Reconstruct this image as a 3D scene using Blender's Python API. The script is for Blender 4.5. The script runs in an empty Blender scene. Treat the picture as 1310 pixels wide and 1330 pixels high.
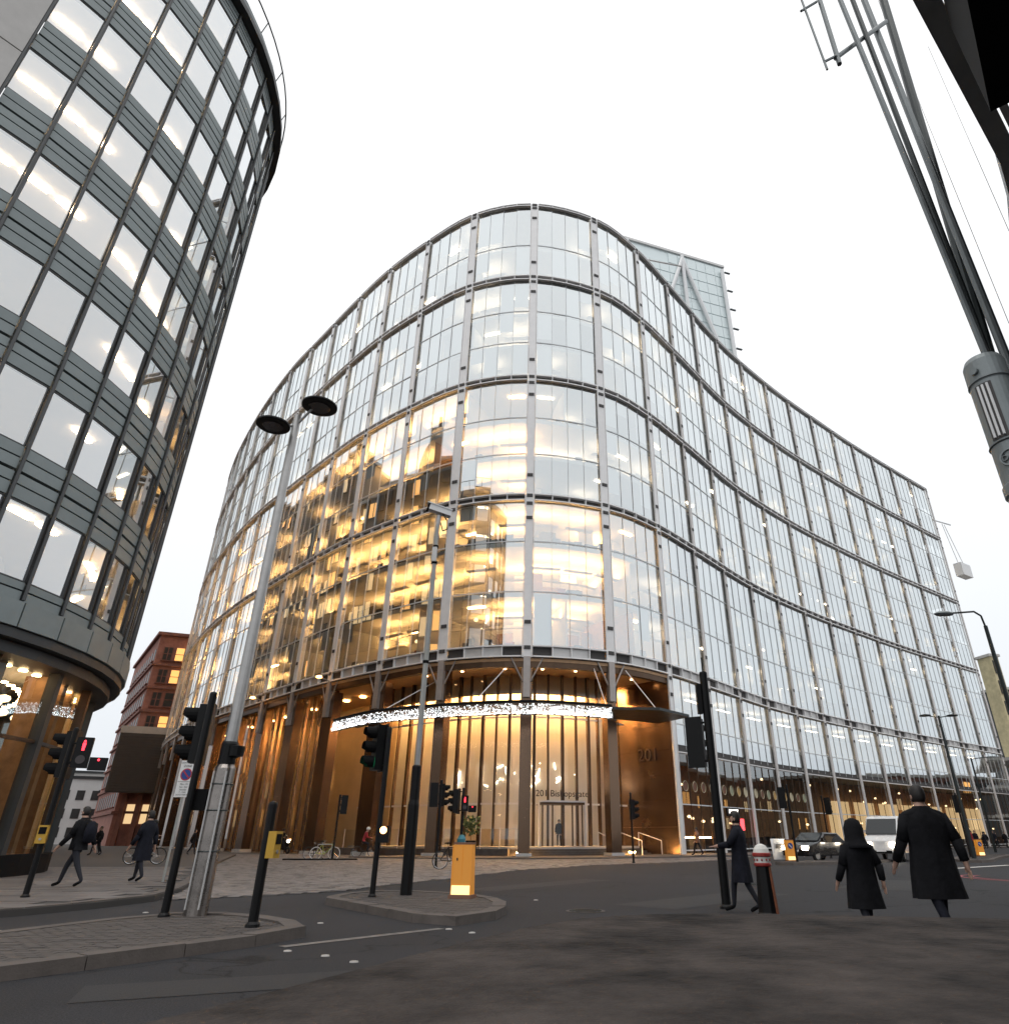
import bpy, bmesh, math, random
from mathutils import Vector, Matrix
R = math.radians
rnd = random.Random(7)
scene = bpy.context.scene
C = scene.collection

# ---------------------------------------------------------------- camera
cam_d = bpy.data.cameras.new('camera'); cam = bpy.data.objects.new('camera', cam_d); C.objects.link(cam)
cam_d.sensor_fit = 'HORIZONTAL'; cam_d.sensor_width = 36.0
cam_d.lens = 855.0 / 1310.0 * 36.0
cam_d.shift_x = -62.0 / 1310.0
cam_d.clip_start = 0.05; cam_d.clip_end = 3000
cam.location = (0, 0, 1.2)
cam.rotation_euler = (R(90) + math.atan(423 / 855.0), 0, 0)
scene.camera = cam
# ---------------------------------------------------------------- sky, sun, exposure
world = bpy.data.worlds.new('World'); scene.world = world; world.use_nodes = True
nt = world.node_tree; nt.nodes.clear()
out = nt.nodes.new('ShaderNodeOutputWorld'); bg = nt.nodes.new('ShaderNodeBackground')
sky = nt.nodes.new('ShaderNodeTexSky'); sky.sky_type = 'NISHITA'; sky.sun_disc = False
sky.sun_elevation = R(77); sky.sun_rotation = R(160); sky.air_density = 2.0; sky.dust_density = 6.0
hsv = nt.nodes.new('ShaderNodeHueSaturation'); hsv.inputs['Saturation'].default_value = 0.12
hsv.inputs['Value'].default_value = 0.10
tc = nt.nodes.new('ShaderNodeTexCoord'); sep = nt.nodes.new('ShaderNodeSeparateXYZ')
cloud = nt.nodes.new('ShaderNodeTexNoise'); cloud.inputs['Scale'].default_value = 1.6; cloud.inputs['Detail'].default_value = 5
ramp = nt.nodes.new('ShaderNodeValToRGB')            # overcast: a little brighter towards the zenith
ramp.color_ramp.elements[0].position = 0.0; ramp.color_ramp.elements[0].color = (0.70, 0.74, 0.785, 1)
ramp.color_ramp.elements[1].position = 0.75; ramp.color_ramp.elements[1].color = (0.99, 1.0, 1.01, 1)
mixc = nt.nodes.new('ShaderNodeMix'); mixc.data_type = 'RGBA'; mixc.blend_type = 'MULTIPLY'; mixc.inputs[0].default_value = 0.10
mixs = nt.nodes.new('ShaderNodeMix'); mixs.data_type = 'RGBA'; mixs.inputs[0].default_value = 0.88
L = nt.links.new
L(tc.outputs['Generated'], sep.inputs[0]); L(sep.outputs['Z'], ramp.inputs[0]); L(tc.outputs['Generated'], cloud.inputs['Vector'])
L(ramp.outputs[0], mixc.inputs[6]); L(cloud.outputs[0], mixc.inputs[7])
L(sky.outputs[0], hsv.inputs['Color']); L(hsv.outputs[0], mixs.inputs[6]); L(mixc.outputs[2], mixs.inputs[7])
L(mixs.outputs[2], bg.inputs[0]); bg.inputs[1].default_value = 1.0; L(bg.outputs[0], out.inputs[0])
sun_d = bpy.data.lights.new('sun', 'SUN'); sun_d.energy = 0.5; sun_d.angle = R(30); sun_d.color = (1, 0.96, 0.9)
sun = bpy.data.objects.new('sun', sun_d); C.objects.link(sun); sun.rotation_euler = (R(13), 0, R(-20)); sun.location = (0, -20, 60)
scene.view_settings.view_transform = 'Standard'; scene.view_settings.look = 'None'
scene.view_settings.exposure = 0.42; scene.view_settings.gamma = 1.0
scene.view_settings.use_curve_mapping = False
cy = scene.cycles
cy.max_bounces = 7; cy.diffuse_bounces = 3; cy.glossy_bounces = 4; cy.transmission_bounces = 4
cy.transparent_max_bounces = 12; cy.caustics_reflective = False; cy.caustics_refractive = False
cy.use_denoising = True; cy.sample_clamp_indirect = 6.0

# ================================================================= helpers
class MB:
    def __init__(s): s.v = []; s.f = []; s.m = []; s.mi = 0
    def add(s, vs, fs):
        b = len(s.v); s.v += [tuple(p) for p in vs]
        for f in fs: s.f.append(tuple(b + i for i in f)); s.m.append(s.mi)
        return s
    def hexa(s, a, b):                       # a, b: lower and upper quads
        return s.add(list(a) + list(b), [(3,2,1,0),(4,5,6,7),(0,1,5,4),(1,2,6,5),(2,3,7,6),(3,0,4,7)])
    def box(s, x, y, z, sx, sy, sz, rz=0.0):  # centre x,y ; z = bottom
        c, n = math.cos(rz), math.sin(rz); q = []
        for dx, dy in ((-.5,-.5),(.5,-.5),(.5,.5),(-.5,.5)):
            px, py = dx*sx, dy*sy; q.append((x+px*c-py*n, y+px*n+py*c))
        return s.hexa([(a,b,z) for a,b in q], [(a,b,z+sz) for a,b in q])
    def obox(s, c, ax, ay, az, sx, sy, sz):   # oriented box, centre c
        c = Vector(c); ax = Vector(ax).normalized()*sx/2; ay = Vector(ay).normalized()*sy/2; az = Vector(az).normalized()*sz/2
        lo = [c-ax-ay-az, c+ax-ay-az, c+ax+ay-az, c-ax+ay-az]
        return s.hexa(lo, [p+az*2 for p in lo])
    def quad(s, a, b, c, d): return s.add([a,b,c,d], [(0,1,2,3)])
    def prism(s, poly, z0, z1):
        n = len(poly); vs = [(x,y,z0) for x,y in poly] + [(x,y,z1) for x,y in poly]
        fs = [tuple(range(n-1,-1,-1)), tuple(range(n,2*n))] + [(i,(i+1)%n,n+(i+1)%n,n+i) for i in range(n)]
        return s.add(vs, fs)
    def tube(s, p0, p1, r0, r1=None, n=10, caps=True):
        if r1 is None: r1 = r0
        p0 = Vector(p0); p1 = Vector(p1); d = (p1-p0).normalized()
        u = d.orthogonal().normalized(); w = d.cross(u); vs = []
        for p, r in ((p0,r0),(p1,r1)):
            for i in range(n):
                a = 2*math.pi*i/n; vs.append(p+u*math.cos(a)*r+w*math.sin(a)*r)
        fs = [(i,(i+1)%n,n+(i+1)%n,n+i) for i in range(n)]
        if caps: fs += [tuple(range(n-1,-1,-1)), tuple(range(n,2*n))]
        return s.add(vs, fs)
    def path(s, pts, r, n=8):
        for a, b in zip(pts, pts[1:]): s.tube(a, b, r, r, n)
        return s
    def lathe(s, prof, c=(0,0,0), n=20, sx=1.0, sy=1.0):   # prof: (r, z)
        vs = []; k = len(prof)
        for r, z in prof:
            for i in range(n):
                a = 2*math.pi*i/n; vs.append((c[0]+r*sx*math.cos(a), c[1]+r*sy*math.sin(a), c[2]+z))
        fs = []
        for j in range(k-1):
            for i in range(n): fs.append((j*n+i, j*n+(i+1)%n, (j+1)*n+(i+1)%n, (j+1)*n+i))
        fs += [tuple(range(n-1,-1,-1)), tuple(range((k-1)*n, k*n))]
        return s.add(vs, fs)
    def torus(s, c, axis, Rr, r, n=24, m=6):
        c = Vector(c); d = Vector(axis).normalized(); u = d.orthogonal().normalized(); w = d.cross(u); vs = []; fs = []
        for i in range(n):
            a = 2*math.pi*i/n; e = u*math.cos(a)+w*math.sin(a)
            for j in range(m):
                b = 2*math.pi*j/m; vs.append(c+e*(Rr+r*math.cos(b))+d*r*math.sin(b))
        for i in range(n):
            for j in range(m): fs.append((i*m+j, ((i+1)%n)*m+j, ((i+1)%n)*m+(j+1)%m, i*m+(j+1)%m))
        return s.add(vs, fs)
    def mesh(s, name, mats, smooth=False):
        me = bpy.data.meshes.new(name); me.from_pydata(s.v, [], s.f)
        for m in (mats if isinstance(mats, (list, tuple)) else [mats]): me.materials.append(m)
        for p, i in zip(me.polygons, s.m): p.material_index = i; p.use_smooth = smooth
        me.update(); return me
    def build(s, name, mats, parent=None, world=False, smooth=False, kind=None, label=None):
        return link(s.mesh(name, mats, smooth), name, parent, world, kind, label)

def link(me, name, parent=None, world=False, kind=None, label=None):
    o = bpy.data.objects.new(name, me); C.objects.link(o)
    if parent is not None:
        o.parent = parent
        if world:
            p = parent
            off = Vector((0,0,0))
            while p is not None: off += p.location; p = p.parent
            o.location = -off
    if kind: o['kind'] = kind
    if label: o['label'] = label
    return o
def tag(o, label, cat, group=None, kind=None):
    if label: o['label'] = label
    if cat: o['category'] = cat
    if group: o['group'] = group
    if kind: o['kind'] = kind
    return o
def thing(name, label, cat, loc=(0,0,0), rz=0.0, group=None):
    o = bpy.data.objects.new(name, None); C.objects.link(o); o.location = loc; o.rotation_euler = (0,0,rz)
    o.empty_display_size = 0.2
    return tag(o, label, cat, group)
def struct(mb, name, mat, label=None):
    o = mb.build(name, mat); o['kind'] = 'structure'
    if label: o['label'] = label
    return o
def copy_tree(o, parent=None):
    c = o.copy(); C.objects.link(c)
    if parent is not None: c.parent = parent
    for ch in list(o.children): copy_tree(ch, c)
    return c
def text(name, body, size, mat, parent, loc, rot, extrude=0.004, align='CENTER', kind=None):
    cu = bpy.data.curves.new(name, 'FONT'); cu.body = body; cu.size = size; cu.extrude = extrude
    cu.align_x = align; cu.align_y = 'CENTER'; cu.materials.append(mat); cu.resolution_u = 3
    tmp = bpy.data.objects.new(name, cu); C.objects.link(tmp); dg = bpy.context.evaluated_depsgraph_get()
    me = bpy.data.meshes.new_from_object(tmp.evaluated_get(dg)); bpy.data.objects.remove(tmp); bpy.data.curves.remove(cu)
    if not me.materials: me.materials.append(mat)
    o = bpy.data.objects.new(name, me); C.objects.link(o); o.parent = parent; o.location = loc; o.rotation_euler = rot
    o['kind'] = 'stuff'
    return o

# ================================================================= materials
def mat(name, col, rough=0.6, metal=0.0, var=0.0, scale=4.0, bump=0.0, bscale=None, var2=None, spec=0.5, coat=0.0):
    m = bpy.data.materials.new(name); m.use_nodes = True; t = m.node_tree; b = t.nodes['Principled BSDF']
    b.inputs['Base Color'].default_value = (*col, 1); b.inputs['Roughness'].default_value = rough
    b.inputs['Metallic'].default_value = metal; b.inputs['Specular IOR Level'].default_value = spec
    b.inputs['Coat Weight'].default_value = coat
    if var or bump:
        tcn = t.nodes.new('ShaderNodeTexCoord')
    if var:
        n = t.nodes.new('ShaderNodeTexNoise'); n.inputs['Scale'].default_value = scale; n.inputs['Detail'].default_value = 8
        n.inputs['Roughness'].default_value = 0.65
        r = t.nodes.new('ShaderNodeValToRGB'); c2 = var2 or tuple(max(0, c*(1-var)) for c in col)
        c1 = tuple(min(1, c*(1+var)) for c in col)
        r.color_ramp.elements[0].position = .32; r.color_ramp.elements[0].color = (*c2, 1)
        r.color_ramp.elements[1].position = .68; r.color_ramp.elements[1].color = (*c1, 1)
        t.links.new(tcn.outputs['Object'], n.inputs['Vector']); t.links.new(n.outputs[0], r.inputs[0])
        t.links.new(r.outputs[0], b.inputs['Base Color'])
        rr = t.nodes.new('ShaderNodeMapRange'); rr.inputs[3].default_value = max(.02, rough-.12); rr.inputs[4].default_value = min(1, rough+.12)
        t.links.new(n.outputs[0], rr.inputs[0]); t.links.new(rr.outputs[0], b.inputs['Roughness'])
    if bump:
        n2 = t.nodes.new('ShaderNodeTexNoise'); n2.inputs['Scale'].default_value = bscale or scale*12; n2.inputs['Detail'].default_value = 4
        bp = t.nodes.new('ShaderNodeBump'); bp.inputs['Strength'].default_value = bump; bp.inputs['Distance'].default_value = .02
        t.links.new(tcn.outputs['Object'], n2.inputs['Vector']); t.links.new(n2.outputs[0], bp.inputs['Height'])
        t.links.new(bp.outputs[0], b.inputs['Normal'])
    return m
def emit(name, col, s, base=(.8,.8,.8)):
    m = bpy.data.materials.new(name); m.use_nodes = True; b = m.node_tree.nodes['Principled BSDF']
    b.inputs['Base Color'].default_value = (*base, 1); b.inputs['Emission Color'].default_value = (*col, 1)
    b.inputs['Emission Strength'].default_value = s; return m
def glass(name, base, tint=(.92,.96,.98), through=(.9,.95,.95), rough=0.0, wob=0.0, power=1.5):
    m = bpy.data.materials.new(name); m.use_nodes = True; t = m.node_tree; t.nodes.clear()
    o = t.nodes.new('ShaderNodeOutputMaterial'); mx = t.nodes.new('ShaderNodeMixShader')
    tr = t.nodes.new('ShaderNodeBsdfTransparent'); tr.inputs[0].default_value = (*through, 1)
    g = t.nodes.new('ShaderNodeBsdfGlossy'); g.inputs['Color'].default_value = (*tint, 1); g.inputs['Roughness'].default_value = rough
    fr = t.nodes.new('ShaderNodeLayerWeight'); fr.inputs[0].default_value = .5
    pw = t.nodes.new('ShaderNodeMath'); pw.operation = 'POWER'; pw.inputs[1].default_value = power
    mr = t.nodes.new('ShaderNodeMapRange'); mr.inputs[3].default_value = base; mr.inputs[4].default_value = 1.0
    t.links.new(fr.outputs['Facing'], pw.inputs[0]); t.links.new(pw.outputs[0], mr.inputs[0]); t.links.new(mr.outputs[0], mx.inputs[0])
    t.links.new(tr.outputs[0], mx.inputs[1]); t.links.new(g.outputs[0], mx.inputs[2]); t.links.new(mx.outputs[0], o.inputs[0])
    if wob:
        tcn = t.nodes.new('ShaderNodeTexCoord'); n = t.nodes.new('ShaderNodeTexNoise'); n.inputs['Scale'].default_value = .55; n.inputs['Detail'].default_value = 1
        bp = t.nodes.new('ShaderNodeBump'); bp.inputs['Strength'].default_value = wob; bp.inputs['Distance'].default_value = .1
        t.links.new(tcn.outputs['Object'], n.inputs['Vector']); t.links.new(n.outputs[0], bp.inputs['Height']); t.links.new(bp.outputs[0], g.inputs['Normal'])
    return m
M = {}
M['glass'] = glass('facade_glass', .55, (.92,.965,.98), (.95,.98,.96), wob=.03, power=1.9)
M['glass_dark'] = glass('retail_glass', .10, (.9,.94,.95), (.86,.86,.82), power=2.6)
M['glass_lobby'] = glass('lobby_glass', .05, (.95,.95,.95), (.98,.98,.96), power=3.6)
M['glass_left'] = glass('window_glass', .44, (.93,.96,.98), (.95,.95,.93), wob=.02)
M['glass_shop'] = glass('shop_glass', .10, (.82,.95,.98), (.94,.95,.93), power=2.4)
M['silver'] = mat('silver_metal', (.80,.785,.78), .4, .1, .05, 1.5)
M['silver_brown'] = mat('grey_brown_silver', (.72,.69,.67), .5, 0, .06, 1.5)  # slightly browner silver for the columns along the right wing
M['silver_paint'] = mat('silver_paint', (.58,.57,.56), .45, .3, .06, 2)
M['bar'] = mat('glazing_bar', (.66,.68,.69), .5, 0)
M['bracket'] = mat('bracket_metal', (.38,.34,.32), .4, .4, .1, 2)
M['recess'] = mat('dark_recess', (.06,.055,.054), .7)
M['bronze'] = mat('bronze_panel', (.20,.13,.088), .24, .9, .07, .5)
M['bronze_light'] = mat('bronze_letters', (.42,.34,.28), .2, 1)
M['bronze_dark'] = mat('bronze_mullion', (.10,.062,.04), .38, .8, .2, 1)
M['soffit'] = mat('timber_soffit', (.50,.30,.16), .55, 0, .15, 2)
M['cream'] = mat('cream_wall', (.70,.56,.38), .8, 0, .08, .6)
M['white_wall'] = mat('office_white', (.78,.76,.72), .8, 0, .05, .5)
M['shopdark'] = mat('shop_dark_wall', (.10,.06,.035), .7, 0, .4, 1.2)
M['wood'] = mat('office_wood', (.34,.19,.09), .6, 0, .25, 3)
M['dark_int'] = mat('office_dark', (.06,.055,.05), .7, 0, .2, 2)
M['slab'] = mat('ceiling_white', (.74,.71,.66), .85, 0, .03, 1)
M['carpet'] = mat('carpet', (.16,.14,.12), .95)
M['blind'] = mat('roller_blind', (.80,.82,.83), .9, 0, .02, 1)
M['furn_dark'] = mat('chair_dark', (.035,.033,.035), .7)
M['furn_red'] = mat('chair_red', (.32,.03,.04), .7)
M['lit_cool'] = emit('ceiling_lamp_neutral', (1.0,.82,.60), 8.0)
M['lit_warm'] = emit('ceiling_lamp_warm', (1.0,.54,.19), 44.0)
M['lit_lobby'] = emit('lobby_lamp', (1.0,.54,.17), 135.0)
M['lit_soffit'] = emit('soffit_lamp', (1.0,.62,.28), 14.0)
M['lit_left'] = emit('left_office_lamp', (1.0,.72,.44), 13.0)
M['lit_arcade'] = emit('arcade_lamp', (1.0,.5,.15), 34.0)
M['globe'] = emit('globe_lamp', (1.0,.70,.38), 3.0)
M['spot'] = emit('downlight', (1.0,.66,.32), 22.0)
M['led'] = emit('led_white', (.92,.96,1.0), 5.0)
M['grey_panel'] = mat('grey_cladding', (.215,.245,.247), .5, .25, .10, 1.2, .02, 20)
M['grey_fin'] = mat('grey_fin', (.07,.072,.074), .45, .4, .1, 2)
M['grey_dark'] = mat('dark_cladding', (.05,.052,.054), .5, .3, .12, 1)
M['stone_light'] = mat('pale_stone', (.50,.48,.46), .8, 0, .08, 1.5, .05)
M['brick'] = mat('red_brick', (.36,.165,.13), .85, 0, .25, 1.0, .2, 14)
M['brick2'] = mat('red_brick_dark', (.25,.115,.09), .85, 0, .25, 1.0, .2, 14)
M['louvre'] = mat('grey_louvre', (.11,.10,.095), .6, .3, .1, 1)
M['white_render'] = mat('white_render', (.66,.66,.65), .85, 0, .06, .6)
M['lit_win'] = emit('lit_window', (1.0,.47,.13), 1.1, (.3,.2,.1))
M['lit_win2'] = emit('lit_window_pale', (1.0,.68,.34), .65, (.3,.25,.2))
M['dim_win'] = mat('dim_window', (.05,.05,.05), .35, 0, .2, 1, spec=.3)
M['asphalt'] = mat('asphalt', (.030,.028,.029), .85, 0, .22, .35, .5, 60)
def asphalt(name, c):
    m = mat(name, c, .8, 0, .28, .22, spec=.22); t = m.node_tree; b = t.nodes['Principled BSDF']; tcn = t.nodes.new('ShaderNodeTexCoord')
    base_link = b.inputs['Base Color'].links[0].from_socket
    n = t.nodes.new('ShaderNodeTexNoise'); n.inputs['Scale'].default_value = 55; n.inputs['Detail'].default_value = 3; n.inputs['Roughness'].default_value = .8
    r = t.nodes.new('ShaderNodeValToRGB'); r.color_ramp.elements[0].position = .36; r.color_ramp.elements[0].color = (.45,.45,.47,1); r.color_ramp.elements[1].position = .70; r.color_ramp.elements[1].color = (1.9,1.85,1.8,1)
    mx = t.nodes.new('ShaderNodeMix'); mx.data_type = 'RGBA'; mx.blend_type = 'MULTIPLY'; mx.inputs[0].default_value = 1
    vo = t.nodes.new('ShaderNodeTexVoronoi'); vo.feature = 'DISTANCE_TO_EDGE'; vo.inputs['Scale'].default_value = .16
    wn = t.nodes.new('ShaderNodeTexNoise'); wn.inputs['Scale'].default_value = .9; wn.inputs['Detail'].default_value = 6
    vm = t.nodes.new('ShaderNodeVectorMath'); vm.operation = 'MULTIPLY_ADD'; vm.inputs[1].default_value = (2.2,2.2,0)
    cr = t.nodes.new('ShaderNodeValToRGB'); cr.color_ramp.elements[0].position = .0; cr.color_ramp.elements[0].color = (.35,.35,.35,1); cr.color_ramp.elements[1].position = .006; cr.color_ramp.elements[1].color = (1,1,1,1)
    m2 = t.nodes.new('ShaderNodeMix'); m2.data_type = 'RGBA'; m2.blend_type = 'MULTIPLY'; m2.inputs[0].default_value = 1
    l = t.links.new; l(tcn.outputs['Object'], n.inputs['Vector']); l(tcn.outputs['Object'], wn.inputs['Vector']); l(wn.outputs['Color'], vm.inputs[0]); l(tcn.outputs['Object'], vm.inputs[2]); l(vm.outputs[0], vo.inputs['Vector'])
    l(n.outputs[0], r.inputs[0]); l(base_link, mx.inputs[6]); l(r.outputs[0], mx.inputs[7]); l(vo.outputs['Distance'], cr.inputs[0]); l(mx.outputs[2], m2.inputs[6]); l(cr.outputs[0], m2.inputs[7]); l(m2.outputs[2], b.inputs['Base Color'])
    bp = t.nodes.new('ShaderNodeBump'); bp.inputs['Strength'].default_value = .5; bp.inputs['Distance'].default_value = .012; l(n.outputs[0], bp.inputs['Height']); l(bp.outputs[0], b.inputs['Normal'])
    return m
M['asphalt'] = asphalt('asphalt_road', (.028,.0285,.032))
M['asphalt2'] = mat('asphalt_patch', (.020,.0195,.021), .8, 0, .2, 1.1, .5, 60)
M['paving'] = mat('paving_slab', (.11,.098,.094), .75, 0, .18, 1.4, .15, 30)
M['paving2'] = mat('paving_slab_worn', (.09,.082,.08), .75, 0, .2, 1.4, .15, 30)
M['paving3'] = mat('paving_slab_pale', (.135,.122,.118), .75, 0, .18, 1.4, .15, 30)
M['mortar'] = mat('paving_joint', (.06,.055,.052), .9)
M['sett'] = mat('granite_sett', (.175,.158,.15), .6, 0, .25, 2.5, .2, 25)
M['sett2'] = mat('granite_sett_dark', (.095,.086,.083), .6, 0, .25, 2.5, .2, 25)
M['kerb'] = mat('granite_kerb', (.095,.08,.072), .85, 0, .22, 3, .2, 40)
M['islbrick'] = mat('island_block', (.07,.06,.056), .8, 0, .2, 5, .1, 40)
M['paint'] = mat('road_paint', (.62,.60,.57), .7, 0, .25, 6)
M['studm'] = mat('stud_white', (.42,.40,.38), .5, 0, .2, 20)
M['paint_worn'] = mat('worn_road_paint', (.15,.135,.125), .8, 0, .45, 7)
M['redpaint'] = mat('red_route_paint', (.30,.06,.07), .7, 0, .25, 5)
M['stone_top'] = mat('weathered_stone', (.044,.037,.034), .88, 0, .6, 4.5, .5, 40, var2=(.009,.008,.008), spec=.15)
M['black'] = mat('black_paint', (.006,.006,.0065), .45, 0, .15, 4, spec=.22)
M['blackm'] = mat('black_matt', (.006,.006,.0065), .8, spec=.15)
M['galv'] = mat('galvanised_steel', (.42,.41,.40), .42, .75, .12, 5)
M['basesteel'] = mat('brushed_steel', (.30,.27,.25), .28, .9, .2, 4)
M['polegrey'] = mat('grey_pole_paint', (.36,.36,.34), .5, .2, .1, 4)
M['steel_dark'] = mat('dark_steel', (.035,.042,.043), .38, .6, .2, 1.4)
M['steel_mid'] = mat('mid_steel', (.15,.165,.17), .4, .6, .2, 1.4)
M['cast'] = mat('cast_grey', (.22,.245,.25), .5, .35, .10, 7, .1, 30)
M['yellow'] = mat('yellow_plastic', (.52,.30,.03), .45, 0, .08, 5)
M['green_on'] = emit('green_signal', (.03,.9,.35), 2.6, (.02,.3,.12))
M['green_dim'] = emit('green_signal_side', (.03,.8,.3), .5, (.02,.3,.12))
M['red_on'] = emit('red_signal', (1.0,.03,.05), 3.2, (.4,.02,.02))
M['lens_off'] = mat('signal_lens_off', (.03,.02,.02), .15)
M['orange_on'] = emit('orange_lamp', (1.0,.45,.12), 8.0)
M['head_on'] = emit('headlamp', (1.0,.86,.66), 22.0)
M['tail_on'] = emit('tail_lamp', (1.0,.04,.04), 4.0)
M['white'] = mat('white_paint', (.78,.78,.78), .45, 0, .05, 3)
M['blue'] = mat('sign_blue', (.01,.05,.26), .4)
M['red'] = mat('sign_red', (.42,.02,.04), .4)
M['text_dark'] = mat('sign_black', (.02,.02,.02), .6)
M['skin'] = mat('skin', (.45,.27,.2), .55, 0, .06, 12)
M['hair'] = mat('hair_dark', (.012,.009,.008), .6)
M['coat'] = mat('dark_coat', (.009,.009,.011), .9, 0, .35, 9, .5, 14, spec=.2)
M['coat2'] = mat('navy_coat', (.012,.013,.020), .9, 0, .35, 9, .5, 14, spec=.2)
M['trousers'] = mat('dark_trousers', (.014,.015,.022), .9)
M['redcoat'] = mat('red_jacket', (.30,.02,.03), .8)
M['tan'] = mat('tan_bag', (.22,.11,.07), .7)
M['rubber'] = mat('tyre_rubber', (.012,.012,.012), .8)
M['lime'] = mat('lime_frame', (.42,.50,.10), .4)
M['chrome'] = mat('chrome', (.7,.7,.7), .15, 1)
M['teal'] = mat('teal_bag', (.03,.16,.20), .6)
M['carwhite'] = mat('white_car_paint', (.66,.66,.66), .25, 0, .03, 2, coat=.8)
M['carblack'] = mat('black_car_paint', (.012,.012,.014), .2, 0, .03, 2, coat=.8)
M['carred'] = mat('red_car_paint', (.38,.02,.02), .25, 0, .03, 2, coat=.8)
M['carglass'] = mat('car_glass', (.015,.018,.02), .05, 0)
M['yellow_lit'] = emit('lit_bollard_plastic', (1.0,.36,.03), .22, (.42,.20,.04))
M['lit_base'] = emit('bollard_lamp', (1.0,.58,.12), 1.2)
M['bcap'] = mat('bollard_white', (.72,.70,.66), .5, 0, .1, 8)
M['bred'] = mat('bollard_red', (.30,.025,.02), .5, 0, .15, 8)
M['terra'] = mat('scaffold_timber', (.36,.22,.12), .8, 0, .3, 3)
M['plant'] = mat('leaf', (.07,.12,.05), .6, 0, .3, 8)
M['screen'] = emit('lit_sign', (1.0,.9,.8), 3.0)
M['redsign'] = emit('red_neon', (1.0,.04,.06), 3.5)
M['tower_glass'] = mat('tower_glass', (.74,.82,.825), .25, .1, .04, .05)

# ================================================================= ground
g = MB(); g.quad((-700,-400,0),(900,-400,0),(900,1600,0),(-700,1600,0))
struct(g, 'road', M['asphalt'], 'dark grey asphalt road at the junction')

def inside(p, poly):
    x, y = p; r = False; n = len(poly)
    for i in range(n):
        (x1,y1),(x2,y2) = poly[i], poly[(i+1)%n]
        if (y1 > y) != (y2 > y) and x < (x2-x1)*(y-y1)/(y2-y1)+x1: r = not r
    return r
def smooth(poly, it=2, closed=True):
    for _ in range(it):
        q = []; n = len(poly)
        for i in range(n if closed else n-1):
            a, b = poly[i], poly[(i+1)%n]
            q += [(a[0]*.75+b[0]*.25, a[1]*.75+b[1]*.25), (a[0]*.25+b[0]*.75, a[1]*.25+b[1]*.75)]
        poly = q if closed else [poly[0]] + q + [poly[-1]]
    return poly
def kerb_line(pts, parent, w=.28, h=.13, ln=.95, inward=1):
    """granite kerb stones, each a piece of its own, along a polyline"""
    acc = []
    for a, b in zip(pts, pts[1:]):
        d = math.dist(a, b); n = max(1, int(d/.12))
        for i in range(n): acc.append((a[0]+(b[0]-a[0])*i/n, a[1]+(b[1]-a[1])*i/n))
    acc.append(pts[-1]); i = 0
    while i < len(acc)-1:
        j = i; L_ = 0
        while j < len(acc)-1 and L_ < ln: L_ += math.dist(acc[j], acc[j+1]); j += 1
        a, b = acc[i], acc[j]; dx, dy = b[0]-a[0], b[1]-a[1]; l = math.hypot(dx, dy)
        if l > .05:
            tx, ty = dx/l, dy/l; nx, ny = -ty*inward, tx*inward; e = .006; hh = h+rnd.uniform(-.006,.006)
            p = [(a[0]+tx*e, a[1]+ty*e), (b[0]-tx*e, b[1]-ty*e), (b[0]-tx*e+nx*w, b[1]-ty*e+ny*w), (a[0]+tx*e+nx*w, a[1]+ty*e+ny*w)]
            q = [(x+nx*s_, y+ny*s_) for (x,y), s_ in zip(p, (.015,.015,0,0))]
            MB().hexa([(x,y,0) for x,y in p], [(x,y,hh) for x,y in q]).build('kerb_stone', M['kerb'], parent)
        i = j

# left pavement in front of the grey building
LP = [(-9.6,12.2),(-9.0,13.2),(-8.55,14.4),(-8.3,15.9),(-8.9,18.2),(-10.2,21.5),(-12.3,26.5),(-15.8,35),(-23,54),(-40,80),(-75,130),(-90,125),(-70,70),(-45,40),(-40,20),(-26,2),(-16,4)]
base = struct(MB().prism(LP, 0.0, .105), 'pavement', M['mortar'], 'grey slab pavement in front of the grey curved building')
n_sl = 0
joined = MB()
for i in range(-2, 60):
    for j in range(0, 40):
        w, d = .92, .62
        x0 = -30 + i*w*0.71 - j*d*.35 if False else -27 + i*w + (j % 2)*.46
        y0 = 6 + j*d
        if inside((x0, y0), LP) and all(inside((x0+a*w*.5, y0+b*d*.5), LP) for a in (-1,1) for b in (-1,1)):
            near = y0 < 22 and x0 > -16.5
            dz = rnd.uniform(0, .008)
            if near and n_sl < 290:
                o = MB().box(x0, y0, .09, w-.015, d-.015, .03+dz).build('paving_slab', M[rnd.choice(['paving','paving','paving2','paving3'])], base); n_sl += 1
            else:
                joined.box(x0, y0, .09, w-.015, d-.015, .03+dz)
joined.build('paving_slabs_beyond', M['paving'], base, kind='stuff')
kerb_line([(-10.4,11.4)] + LP[0:10], base)
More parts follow.
